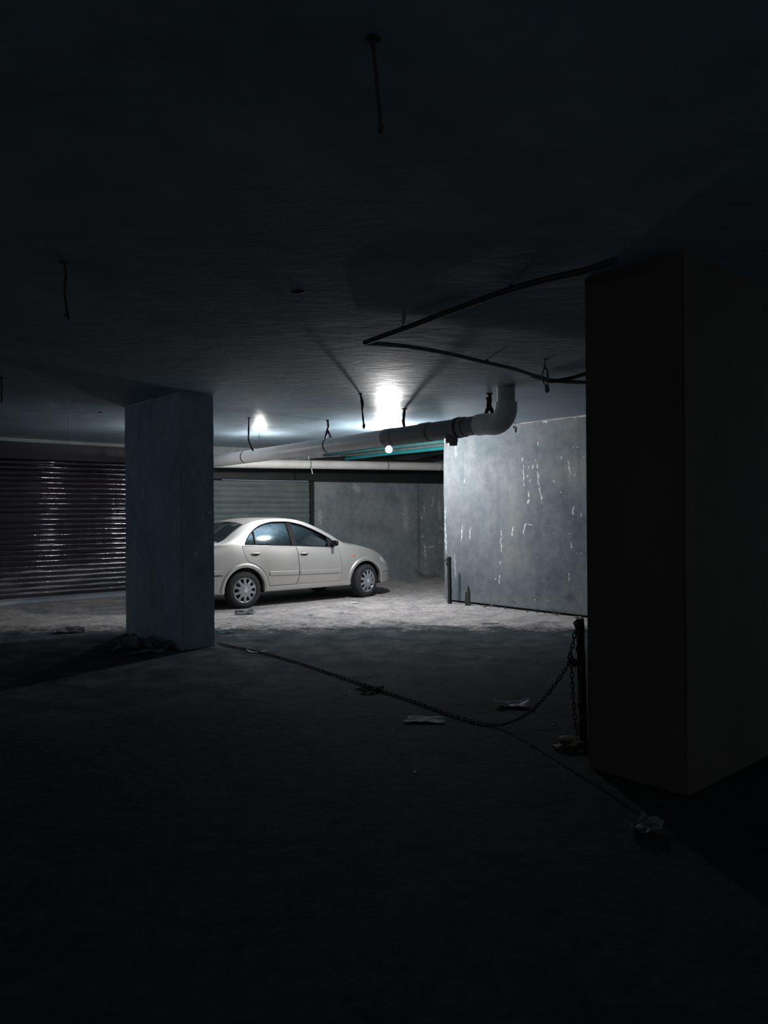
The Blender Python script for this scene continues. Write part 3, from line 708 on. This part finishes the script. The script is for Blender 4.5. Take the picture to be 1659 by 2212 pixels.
for s_ in (-1, 1):
    for ol in (rear_door, front_door):
        ys_ = sorted((s_*1.0, s_*.742))
        c = tmp(prism(shrink(ol, .006 if ol is rear_door else .003), *ys_), M_TRIM)
        d = bpy.data.objects.new('door', body.data.copy()); COL.objects.link(d)
        boolean(d, c, 'INTERSECT'); d.name = 'door'; d.parent = car; doors.append(d); cutters.append(c)
for s_ in (-1, 1):
    for ol in (rear_door, front_door):
        c = tmp(prism(shrink(ol, -.001 if ol is rear_door else 0), *sorted((s_*1.0, s_*.737))), M_TRIM); boolean(body, c); cutters.append(c)
for c in cutters: bpy.data.objects.remove(c)
body.name = 'body'; body.parent = car
for o in [body]+doors:
    me = o.data
    for p in me.polygons: p.use_smooth = True
    me.set_sharp_from_angle(angle=math.radians(28))
def surf_strip(name, poly, thick, m, parent, s_=-1, out=.004, nu=1, smooth=40):
    """thin raised pad over the body side following its curvature; poly = list of rows of (x,z)"""
    bm = bmesh.new(); rows = []
    for row in poly: rows.append([bm.verts.new((x, s_*(yside(x, z)+out+thick), z)) for x, z in row])
    rb = []
    for row in poly: rb.append([bm.verts.new((x, s_*(yside(x, z)+out-.012), z)) for x, z in row])
    R, Cn = len(rows), len(rows[0])
    for i in range(R-1):
        for j in range(Cn-1):
            bm.faces.new((rows[i][j], rows[i][j+1], rows[i+1][j+1], rows[i+1][j])); bm.faces.new((rb[i][j], rb[i+1][j], rb[i+1][j+1], rb[i][j+1]))
    for i in range(R-1):
        for j in (0, Cn-1): bm.faces.new((rows[i][j], rows[i+1][j], rb[i+1][j], rb[i][j]))
    for j in range(Cn-1):
        for i in (0, R-1): bm.faces.new((rows[i][j], rows[i][j+1], rb[i][j+1], rb[i][j]))
    return link_mesh(name, bm, m, parent, smooth)
# arch lips, mouldings, glass, frames, handles, mirrors (both sides)
for s_ in (-1, 1):
    for cx in (0, WB):
        poly = []
        for (r, k) in ((.361, 0), (.385, 1), (.42, 1), (.435, 0)):
            poly.append([(cx+r*math.cos(math.radians(a)), max(.25, WR+.005+r*math.sin(math.radians(a)))) for a in range(-6, 187, 6)])
        bm = bmesh.new(); offs = (.004, .020, .018, .001); rows = []
        for row, of in zip(poly, offs): rows.append([bm.verts.new((x, s_*(yside(x, z)+of), z)) for x, z in row])
        rows.insert(0, [bm.verts.new((x, s_*(yside(x, z)-.06), z)) for x, z in poly[0]])
        for A, B in zip(rows, rows[1:]):
            for j in range(len(A)-1): bm.faces.new((A[j], A[j+1], B[j+1], B[j]))
        link_mesh('wheel_arch_lip', bm, M_PAINT, car, 50)
    ds = doors[:2] if s_ == -1 else doors[2:]
    def mould(a, b, za, zb, par):
        n = 14; rows = []
        for k, h in ((-.036, .0), (-.028, .010), (.028, .012), (.036, .0)):
            rows.append([(a+(b-a)*i/n, za+(zb-za)*i/n+k) for i in range(n+1)])
        bm = bmesh.new(); rr = []
        for row, h in zip(rows, (-.002, .014, .011, -.002)): rr.append([bm.verts.new((x, s_*(yside(x, z)+h), z)) for x, z in row])
        for A, B in zip(rr, rr[1:]):
            for j in range(n): bm.faces.new((A[j], A[j+1], B[j+1], B[j]))
        for j in (0, n): bm.faces.new([r[j] for r in rr])
        link_mesh('moulding', bm, M_PAINT, par, 30)
    mould(.452, 1.012, .545, .53, ds[0]); mould(1.05, 1.86, .53, .515, ds[1])
    mould(-.93, -.42, .60, .60, car)
    # handles
    for dx, d in ((.21, ds[0]), (1.145, ds[1])):
        z = .882 if dx < 1 else .848
        bm = bmesh.new(); y = s_*(yside(dx, z))
        pts = [Vector((dx-.075, y-s_*.01, z)), Vector((dx-.06, y+s_*.022, z+.004)), Vector((dx, y+s_*.034, z+.006)), Vector((dx+.06, y+s_*.022, z+.004)), Vector((dx+.075, y-s_*.01, z))]
        tube(bm, catmull(pts, 5), .0125, 10); hd = link_mesh('door_handle', bm, M_PAINT, d, 40)
        bm = bmesh.new(); n = 16
        vs = [bm.verts.new((dx+.062*math.cos(2*math.pi*k/n), s_*(yside(dx, z+.024*math.sin(2*math.pi*k/n)-.008)+.0025), z-.008+.024*math.sin(2*math.pi*k/n))) for k in range(n)]
        bm.faces.new(vs); r = bmesh.ops.extrude_face_region(bm, geom=bm.faces[:]); bmesh.ops.translate(bm, vec=(0, -s_*.01, 0), verts=[v for v in r['geom'] if isinstance(v, bmesh.types.BMVert)])
        link_mesh('handle_recess', bm, M_TRIM, d)
    # panes
    def pane(name, a, b, par, lean0=0, lean1=0):
        n, mz = 24, 8; bm = bmesh.new(); g = []
        for i in range(n+1):
            row = []
            for j in range(mz+1):
                x = a+(b-a)*i/n; zb_, zt = dlo_bot(x)-.01, dlo_top(x)+.006; t = j/mz
                x2 = x+(lean0*(1-i/n)+lean1*i/n)*t; zt = dlo_top(x2)+.006; z = zb_+(max(zt, zb_+.004)-zb_)*t
                row.append(bm.verts.new((x2, s_*(yside(x2, z)-.022), z)))
            g.append(row)
        for i in range(n):
            for j in range(mz): bm.faces.new((g[i][j], g[i+1][j], g[i+1][j+1], g[i][j+1]))
        return link_mesh(name, bm, M_GLASS, par, 60)
    pane('window_glass', .055, .945, ds[0], .0, -.04); pane('window_glass', 1.00, 1.79, ds[1], -.04, 0)
    # frame around the opening
    bm = bmesh.new(); ol = dlo_outline(inset=.004); tube(bm, [Vector((x, s_*(yside(x, z)-.004), z)) for x, z in ol], .011, 6, closed=True)
    for i in range(0): pass
    link_mesh('window_frame', bm, M_TRIM, car, 60)
    rows = [[(.93-.04*t, dlo_bot(.93)+(dlo_top(.9)-dlo_bot(.93))*t) for t in np.linspace(0, 1, 9)], [(1.03-.04*t, dlo_bot(1.03)+(dlo_top(1.0)-dlo_bot(1.03))*t) for t in np.linspace(0, 1, 9)]]
    surf_strip('centre_pillar', rows, .0, M_TRIM, car, s_, -.008)
    rows = [[(.215, dlo_bot(.215)+(dlo_top(.19)-dlo_bot(.215))*t) for t in np.linspace(0, 1, 9)], [(.235, dlo_bot(.235)+(dlo_top(.23)-dlo_bot(.235))*t) for t in np.linspace(0, 1, 9)]]
    surf_strip('window_divider', rows, .0, M_TRIM, ds[0], s_, -.006)
    # black mirror triangle and mirror
    rows = [[(x, dlo_bot(x)-.004), (x, max(dlo_top(x), dlo_bot(x)+.01))] for x in np.linspace(1.66, 1.80, 7)]
    surf_strip('mirror_base', rows, .0, M_TRIM, ds[1], s_, .0)
    bm = bmesh.new(); y = s_*(yside(1.72, .99)+.11)
    box(bm, (1.735, y, 1.01), (.075, .17, .10), None, .042); box(bm, (1.73, s_*(yside(1.72, .97)+.02), .975), (.05, .08, .035), None, .008)
    for v in bm.verts:
        if v.co.x < 1.712 and abs(v.co.y) > abs(y)-.2: v.co.x = 1.712 if v.co.x > 1.60 else v.co.x
    link_mesh('side_mirror', bm, M_TRIM, ds[1], 40)
    # side repeater
    bm = bmesh.new(); blob(bm, (2.195, s_*(yside(2.195, .765)), .765), 1, (.032, .010, .017), 3, 0); link_mesh('side_indicator', bm, M_AMBER, car, 60)
    # headlamp on the corner
    rows = []
    for k in range(7):
        t = k/6; rows.append([(2.90+.34*u_*(1-.0*t), (.735-.19*u_)+(-.015+.0)*1+(-.085)*(1-t)+.02*math.sin(u_*3)) for u_ in np.linspace(0, 1, 10)])
    surf_strip('headlamp', rows, .0, M_HEAD, car, s_, .006)
    # lower front bumper moulding + fog strip
    rows = [[(x, z+.47) for x in np.linspace(2.86, 3.24, 12)] for z in (-.018, .018)]
    surf_strip('bumper_strip', rows, .008, M_PAINT, car, s_, .002)
    # tail lamp
    rows = [[(x, .78+.14*t) for x in np.linspace(-1.0, -.80, 8)] for t in np.linspace(0, 1, 6)]
    surf_strip('tail_lamp', rows, .0, M_RED, car, s_, .004)
    # dark seam under rear bumper moulding
    rows = [[(x, .553+d_) for x in np.linspace(-.98, -.40, 12)] for d_ in (-.006, .006)]
    surf_strip('bumper_seam', rows, .0, M_TRIM, car, s_, .0015)
# raised sill strip
for s_ in (-1, 1):
    rows = [[(x, z) for x in np.linspace(.40, 2.07, 20)] for z in (.262, .285, .31, .318)]
    surf_strip('sill', rows, .006, M_PAINT, car, s_, .004)
# rear window and windscreen laid flush in the roof skin
def top_patch(name, xs, half_t, m, out=.004, border=None):
    bm = bmesh.new(); g = []
    for x, ht in zip(xs, half_t):
        side, gh, top = half_section(x); yr = gh[-1][0]; zr = gh[-1][1]; zc = top[-1][1]; row = []
        for k in range(17):
            t = -ht+2*ht*k/16; y = yr*t; z = zr+(zc-zr)*(1-abs(t)**2.4); row.append((x, y, z))
        g.append(row)
    n0 = []
    G_ = [[bm.verts.new(Vector(p)) for p in r] for r in g]
    for i in range(len(G_)-1):
        for k in range(16): bm.faces.new((G_[i][k], G_[i+1][k], G_[i+1][k+1], G_[i][k+1]))
    bmesh.ops.recalc_face_normals(bm, faces=bm.faces); bm.normal_update()
    if bm.faces[0].normal.z < 0: bmesh.ops.reverse_faces(bm, faces=bm.faces); bm.normal_update()
    up = {v: v.normal.copy() for v in bm.verts}
    r = bmesh.ops.extrude_face_region(bm, geom=bm.faces[:])
    for v, nn in up.items(): v.co += nn*out
    return link_mesh(name, bm, m, car, 40)
xr = np.linspace(-.40, .06, 12)
top_patch('rear_window_seal', np.linspace(-.425, .085, 12), np.linspace(.985, .93, 12), M_TRIM, .003)
top_patch('rear_window', xr, np.linspace(.95, .89, 12), M_RGLASS, .006)
top_patch('windscreen', np.linspace(1.38, 2.06, 14), np.linspace(.93, .95, 14), M_RGLASS, .004)
# grille and plate at the nose
bm = bmesh.new(); box(bm, (3.335, 0, .53), (.06, .44, .07), None, .015); link_mesh('grille', bm, M_TRIM, car)
bm = bmesh.new(); box(bm, (3.345, 0, .36), (.04, .7, .07), None, .015); link_mesh('air_intake', bm, M_TRIM, car)
# seats, dash, steering wheel
def seat(x, y, w_):
    bm = bmesh.new(); box(bm, (x+.22, y, .52), (.5, w_, .16), None, .04)
    box(bm, (0, 0, .30), (.13, w_, .60), Matrix.Translation((x-.05, y, .55)) @ Matrix.Rotation(math.radians(-14), 4, 'Y'), .05)
    sob = link_mesh('car_seat', bm, M_SEAT, car, 40)
    bm = bmesh.new(); box(bm, (x-.24, y, 1.20), (.09, min(w_, .26), .17), None, .035); link_mesh('headrest', bm, M_SEAT, sob, 40)
seat(1.05, -.36, .46); seat(1.05, .36, .46); seat(.24, 0, 1.15)
bm = bmesh.new(); box(bm, (1.78, 0, .80), (.28, 1.34, .16), None, .04); link_mesh('dashboard', bm, M_TRIM, car, 40)
bm = bmesh.new(); Tm = Matrix.Translation((1.50, -.36, .93)) @ Matrix.Rotation(math.radians(65), 4, 'Y')
tube(bm, [Tm @ Vector((.18*math.cos(a), .18*math.sin(a), 0)) for a in np.linspace(0, 2*math.pi, 25)[:-1]], .013, 8, closed=True)
box(bm, (0, 0, -.01), (.34, .04, .015), Tm); box(bm, (0, 0, -.01), (.04, .34, .015), Tm); link_mesh('steering_wheel', bm, M_TRIM, car, 40)
# wheels
def wheel(x, s_, steer=0):
    T = Matrix.Translation((x, s_*.745, WR)) @ Matrix.Rotation(math.radians(steer), 4, 'Z') @ Matrix.Rotation(0 if s_ < 0 else math.pi, 4, 'Z')
    bm = bmesh.new()      # local: outer side at -Y
    prof = [(.195, -.080), (.205, -.090), (.235, -.097), (.272, -.088), (.292, -.068), (.299, -.045), (.300, 0), (.299, .045), (.292, .068), (.272, .088), (.235, .095), (.2, .09), (.19, .07)]
    lathe(bm, prof, 64, 'Y', T)
    ty = link_mesh('wheel', bm, M_RUB, car, 45)
    bm = bmesh.new(); n = 90
    for k in range(n):      # tread blocks
        a = 2*math.pi*k/n
        for yy, sh in ((-.045, 0), (0, .5), (.045, 0)):
            aa = a+sh*2*math.pi/n
            mx = T @ Matrix.Rotation(-aa, 4, 'Y') @ Matrix.Translation((.3, yy, 0)); box(bm, (0, 0, 0), (.006, .034, .014), mx)
    link_mesh('tread', bm, M_RUB, ty)
    bm = bmesh.new(); lathe(bm, [(.0005, -.03), (.19, -.035), (.196, -.06)], 48, 'Y', T); link_mesh('rim_dish', bm, M_WELL, ty, 40)
    # hubcap: outer ring, ten flared spokes, hub
    bm = bmesh.new(); lathe(bm, [(.178, -.06), (.183, -.078), (.192, -.084), (.203, -.088), (.206, -.08), (.205, -.06), (.178, -.06)], 64, 'Y', T)
    ns = 10
    for k in range(ns):
        a = 2*math.pi*(k+.5)/ns; prof_s = [(.055, .020, -.100), (.085, .027, -.104), (.108, .030, -.102), (.128, .021, -.096), (.165, .022, -.090), (.190, .034, -.085)]
        ra, rb_ = [], []
        for r, hw, y in prof_s:
            for s2, L_ in ((-1, ra), (1, rb_)):
                c_, s3 = math.cos(a), math.sin(a); v = Vector((r*c_-s2*hw*s3, y, r*s3+s2*hw*c_)); v2 = v+Vector((0, .014, 0))
                L_.append((bm.verts.new(T @ v), bm.verts.new(T @ v2)))
        mid = []
        for r, hw, y in prof_s: mid.append(bm.verts.new(T @ Vector((r*math.cos(a), y-.007, r*math.sin(a)))))
        for i in range(len(prof_s)-1):
            bm.faces.new((ra[i][0], mid[i], mid[i+1], ra[i+1][0])); bm.faces.new((mid[i], rb_[i][0], rb_[i+1][0], mid[i+1]))
            bm.faces.new((ra[i][0], ra[i+1][0], ra[i+1][1], ra[i][1])); bm.faces.new((rb_[i][0], rb_[i][1], rb_[i+1][1], rb_[i+1][0]))
    lathe(bm, [(.0005, -.112), (.045, -.112), (.062, -.106), (.080, -.098), (.082, -.08)], 40, 'Y', T)
    hc = link_mesh('hubcap', bm, M_HUB, ty, 45)
    bm = bmesh.new(); lathe(bm, [(.0005, -.116), (.026, -.116), (.034, -.114), (.036, -.110)], 24, 'Y', T); link_mesh('hub_badge', bm, M_HEAD, ty, 45)
for x, st in ((0, 0), (WB, 13)):
    for s_ in (-1, 1): wheel(x, s_, st)
# rear axle, exhaust, underbody
bm = bmesh.new(); box(bm, (1.2, 0, .25), (3.6, 1.1, .08), None, .02); link_mesh('underbody', bm, M_WELL, car)
for o in car.children:
    pass

# ------------------------------------------------------------------ posts
def post(P, top, r, label, m=M_RUST, hooks=(), name='steel_post'):
    root = empty(name, P); tag(root, label, 'post')
    bm = bmesh.new(); t = Vector(top)-Vector(P)
    n = 14; pts = [t*(i/n)+Vector((.0015*math.sin(i*2.1), 0, 0)) for i in range(n+1)]
    tube(bm, pts, r, 4, jitter=.05); link_mesh('shaft', bm, m, root)
    for (h, d) in hooks:
        bm = bmesh.new(); c = t*h
        tube(bm, catmull([c, c+Vector((d*.5, -.01, .012)), c+Vector((d, -.01, 0)), c+Vector((d*.7, -.01, -.03))], 4), .008, 6, jitter=.2); link_mesh('hook', bm, m, root)
    return root
FP = at(972, 1304, 0); FT = aty(970, 1203, FP.y)
pf = post(FP, FT, .034, 'thin rusty upright bar in front of the lit wall end', hooks=((.93, -.07), (.86, -.05)), m=M_DSTEEL)
NP = at(1261, 1612, 0); NT = aty(1253, 1337, NP.y)
pn = post(NP, NT, .026, 'rusty steel post beside the black wall, chains hung on it', hooks=((.97, -.04),))
# foot lump
bm = bmesh.new(); blob(bm, (NP.x-.02, NP.y+.02, .0), .14, (1.1, .9, .35), 3, .35, 6); blob(bm, (NP.x-.10, NP.y-.06, 0), .09, (1.2, 1, .4), 3, .4, 6)
o = link_mesh('concrete_footing', bm, M_NEAR, None, 60); tag(o, 'rough dark lump of concrete around the foot of the chained post', 'footing')
# broken plank stub by the wall
bp = at(1010, 1308, 0); bm = bmesh.new()
W_ = 12.3/1600
prof = [(-5, 0), (-4.5, -26), (-3, -29), (-.5, -27), (.5, -36), (2.5, -42), (4, -34), (5.5, -28), (6, 0)]
vf = [bm.verts.new((x*W_, -.02, -y*W_)) for x, y in prof]; vb = [bm.verts.new((x*W_, .02, -y*W_)) for x, y in prof]
bm.faces.new(vf); bm.faces.new(vb[::-1])
for i in range(len(prof)): j = (i+1) % len(prof); bm.faces.new((vf[i], vf[j], vb[j], vb[i]))
bmesh.ops.transform(bm, matrix=Matrix.Translation(bp) @ Matrix.Rotation(math.radians(-25), 4, 'Z'), verts=bm.verts)
o = link_mesh('broken_plank', bm, M_WOOD); tag(o, 'short dark plank stub with splintered top standing at the lit wall foot', 'plank')

# ------------------------------------------------------------------ chains
def link_geo(bm, T, L=.0195, W=.0090, r=.0042, seg=7, n=14):
    pts = []
    for i in range(n):
        a = 2*math.pi*i/n; x = W*math.cos(a); y = W*math.sin(a); x = math.copysign(abs(x)**.8*W**.2, x)
        y += math.copysign(L-W, math.sin(a)) if abs(math.sin(a)) > 1e-6 else 0
        pts.append(T @ Vector((x, 0, y)))
    tube(bm, pts, r, seg, closed=True)
PITCH_C = .0335
bm = bmesh.new(); link_geo(bm, Matrix.Identity(4)); LINK_ME = bpy.data.meshes.new('chain_link'); bmesh.ops.recalc_face_normals(bm, faces=bm.faces); bm.to_mesh(LINK_ME); bm.free()
LINK_ME.materials.append(M_RUST)
for p in LINK_ME.polygons: p.use_smooth = True
def chain(paths, label, individual=100, roll0=20):
    root = empty('rusty_chain', paths[0][0]); tag(root, label, 'chain', None); o0 = Vector(paths[0][0]); mats = []
    for path in paths:
        P = catmull(path, 24); acc = 0; nxt = 0; k = 0
        for a, b in zip(P, P[1:]):
            l = (b-a).length
            while nxt <= acc+l and l > 0:
                c = a+(b-a)*((nxt-acc)/l); t = (b-a).normalized()
                x = Vector((1, 0, 0)) if abs(t.x) < .9 else Vector((0, 1, 0)); x = (x-t*x.dot(t)).normalized(); y = t.cross(x)
                Mx = Matrix((x, y, t)).transposed().to_4x4() @ Matrix.Rotation(math.radians(roll0+90*(k % 2)+random.uniform(-14, 14)), 4, 'Z')
                Mx = Matrix.Translation(c-o0) @ Mx; mats.append(Mx); nxt += PITCH_C; k += 1
            acc += l
    first = None
    for Mx in mats[:individual]:
        o = bpy.data.objects.new('chain_link', LINK_ME); COL.objects.link(o); o.parent = root; o.matrix_local = Mx
    if len(mats) > individual:
        bm = bmesh.new()
        for Mx in mats[individual:]: link_geo(bm, Mx, seg=5, n=10)
        o = link_mesh('chain_link', bm, M_RUST, root, 60); o['kind'] = 'stuff'
    return root
Yc = NP.y
PL = aty(1233, 1424, Yc-.02)
floor_px = [(1020, 1557), (960, 1538), (890, 1513), (830, 1493), (740, 1463), (640, 1430), (560, 1408), (500, 1396), (470, 1389)]
diag = [PL+Vector((-.01, 0, -.02)), aty(1221, 1446, Yc), aty(1200, 1477, Yc+.05), aty(1170, 1514, Yc+.13), aty(1140, 1541, Yc+.22), aty(1110, 1557, Yc+.33), at(1070, 1566, .014)]
chain([diag+[at(x, y, .014) for x, y in floor_px], [at(774, 1488, .012), at(800, 1484, .014), at(822, 1488, .012), at(800, 1495, .014), at(780, 1491, .022), at(812, 1489, .026), at(828, 1483, .013)]],
      'long rusty chain running from the padlock across the floor to the plastered pillar')
chain([[aty(1249, 1352, Yc-.03), aty(1242, 1366, Yc-.03), aty(1239, 1385, Yc-.03), aty(1234, 1403, Yc-.02), aty(1231, 1416, Yc-.02)],
       [aty(1250, 1358, Yc-.03), aty(1252, 1376, Yc-.03), aty(1248, 1392, Yc-.03), aty(1249, 1410, Yc-.03), aty(1254, 1423, Yc-.03)]],
      'short rusty chain looped over the top of the near post', roll0=10)
chain([[aty(1234, 1436, Yc-.02), aty(1235, 1455, Yc-.02), aty(1237, 1490, Yc-.02), aty(1241, 1540, Yc-.02), aty(1246, 1583, Yc-.02), aty(1249, 1601, Yc-.02)]],
      'rusty chain hanging straight down from the padlock to the post foot', roll0=15)
chain([[aty(1257, 1500, Yc-.03), aty(1254, 1516, Yc-.03), aty(1252, 1528, Yc-.03), aty(1257, 1542, Yc-.03)]],
      'tiny scrap of chain stuck on the lower part of the near post', roll0=15)
root = empty('padlock', PL); tag(root, 'rusty padlock joining the chains beside the near post', 'padlock')
bm = bmesh.new(); box(bm, (.022, 0, -.008), (.062, .024, .046), Matrix.Rotation(math.radians(28), 4, 'Y'), .010); link_mesh('lock_body', bm, M_RUST, root, 40)
tube_obj('shackle', catmull([(-.008, 0, -.006), (-.018, 0, .012), (-.008, 0, .028), (.006, 0, .026), (.014, 0, .010)], 5), .0045, M_RUST, root, 8)

# ------------------------------------------------------------------ litter on the floor
def sheet(name, c, sx, sy, rz, m, label, cat, amp=.02, n=14, curl=0.0, ragged=.15):
    bm = bmesh.new(); g = []; off = Vector((random.uniform(0, 50), random.uniform(0, 50), 0))
    for i in range(n+1):
        row = []
        for j in range(n+1):
            u, v = i/n-.5, j/n-.5
            e = 1+ragged*noise.noise(Vector((u*4, v*4, 7))+off)*2
            z = amp*(noise.noise(Vector((u*3.3, v*3.3, 0))+off)+.5)+curl*(abs(u)*2)**3+.004
            row.append(bm.verts.new((u*sx*e, v*sy*e, max(z, .002))))
        g.append(row)
    for i in range(n):
        for j in range(n): bm.faces.new((g[i][j], g[i+1][j], g[i+1][j+1], g[i][j+1]))
    r = bmesh.ops.extrude_face_region(bm, geom=bm.faces[:]); bmesh.ops.translate(bm, vec=(0, 0, .003), verts=[v for v in r['geom'] if isinstance(v, bmesh.types.BMVert)])
    o = link_mesh(name, bm, m, None, 60); o.location = (c.x, c.y, 0); o.rotation_euler = (0, 0, rz); tag(o, label, cat); return o
sheet('paper_sheet', at(1105, 1526, 0), .27, .14, -.1, M_PAPER, 'crumpled pale paper on the floor under the slanting chain', 'paper', .03, curl=.03)
sheet('cardboard_piece', at(920, 1557, 0), .27, .15, -.1, M_CARD, 'flat torn cardboard on the floor in front of the floor chain', 'cardboard', .012)
sheet('plastic_strip', at(556, 1410, 0), .23, .03, .1, M_WHITE, 'thin white curled strip just right of the pillar foot', 'litter', .004, curl=.03, ragged=.05)
sheet('paper_scrap', at(767, 1303, 0), .13, .09, .2, M_WHITE, 'little white scrap on the bright floor in front of the front wheel', 'litter', .01)
sheet('paper_scrap', at(672, 1329, 0), .08, .06, .2, M_PAPER, 'pale crumb of paper on the floor between the car wheels', 'litter', .01)
sheet('paper_scrap', at(1060, 1348, 0), .22, .04, 0, M_CARD, 'dark flat strip on the bright floor in front of the lit wall', 'litter', .005)
sheet('plastic_bag', at(528, 1327, 0), .28, .13, .3, M_RAG, 'dark crumpled bag on the floor in front of the rear wheel', 'litter', .05)
sheet('rag', at(152, 1366, 0), .30, .2, .3, M_RAG, 'small dark crumpled rag on the floor left of the pillar', 'rag', .06)
sheet('paper_sheet', at(1390, 1795, 0), .16, .12, .7, M_CARD, 'dim sheet on the dark floor before the black wall', 'paper', .03, curl=.02)
sheet('paper_scrap', at(897, 1669, 0), .012, .010, .7, M_WHITE, 'tiny white speck on the dark foreground floor', 'litter', .002)
# rag heap at the pillar foot
for i, (x, y, sx, sy, am, lb, mm) in enumerate([
    (300, 1396, .42, .26, .09, 'crumpled grey cloth on top of the heap at the pillar foot', M_RAG),
    (272, 1402, .30, .2, .05, 'dark cloth at the left end of the heap at the pillar foot', M_RAG),
    (318, 1411, .34, .16, .04, 'flattened board in front of the heap at the pillar foot', M_CARD),
    (352, 1402, .26, .2, .07, 'dark wad of cloth at the right end of the heap at the pillar foot', M_RAG)]):
    sheet('cloth' if i != 2 else 'cardboard_piece', at(x, y, 0), sx, sy, .3*i, mm, lb, 'cloth' if i != 2 else 'cardboard', am, 18)
bm = bmesh.new(); c = at(288, 1376, .12); blob(bm, (c.x, c.y, .07), .10, (1.2, .8, .65), 3, .5, 6); o = link_mesh('cloth_bundle', bm, M_RAG, None, 60); tag(o, 'rolled dark bundle leaning on the pillar in the cloth heap', 'bundle')
# plastic bottle by the pillar
c = at(487, 1368, 0)
root = empty('plastic_bottle', (c.x, c.y, .035)); tag(root, 'clear plastic bottle with a blue cap lying beside the pillar', 'bottle')
T = Matrix.Rotation(math.radians(35), 4, 'Z') @ Matrix.Rotation(math.radians(90), 4, 'Y')
bm = bmesh.new(); pr = [(.001, .13), (.030, .128), (.034, .115), (.034, .06), (.030, .05), (.034, .04), (.034, -.01), (.031, -.02), (.034, -.03), (.032, -.05), (.012, -.095), (.012, -.11)]
lathe(bm, pr, 24, 'Z', T); link_mesh('bottle_shell', bm, M_BOTTLE, root, 50)
bm = bmesh.new(); lathe(bm, [(.0345, .03), (.0350, .03), (.0350, -.005), (.0345, -.005)], 24, 'Z', T); link_mesh('bottle_label', bm, M_WHITE, root, 50)
bm = bmesh.new(); lathe(bm, [(.0005, -.128), (.014, -.128), (.014, -.108), (.0005, -.108)], 16, 'Z', T); link_mesh('bottle_cap', bm, M_BLUE, root, 50)
# rubble along the foot of the lit wall
lab = ['grey rubble crumb at the foot of the lit wall', 'stony rubble chunk at the foot of the lit wall']
def stone(c, r, grp, label):
    bm = bmesh.new(); blob(bm, (0, 0, 0), r, (1.2, .9, .6), 2, .4, 7); o = link_mesh('rubble_chunk', bm, M_RUBB, None, 50)
    o.location = (c.x, c.y, r*.35); o.rotation_euler = (0, 0, random.uniform(0, 6)); tag(o, label, 'rubble', grp); return o
for i in range(34):
    t = random.uniform(.02, 1)**.9; q = E-VL*(t*3.4)+NL*random.uniform(.02, .12); stone(q, random.choice((.010, .014, .02, .03)), 'rubble crumbs along the lit wall', 'grey rubble crumb at the foot of the lit wall')
for i in range(16):
    q = far_pt(random.uniform(890, 955))+FN*random.uniform(.03, .25); stone(q, random.choice((.03, .045, .06)), 'rubble at the back wall corner', 'dark rubble lump at the foot of the back wall beside the lit wall end')
for i in range(20):
    x, y = random.uniform(480, 1240), random.uniform(1320, 1600); q = at(x, y, 0)
    stone(q, random.choice((.005, .007, .010)), 'grit scattered on the open floor', 'small stone lying loose on the open floor')
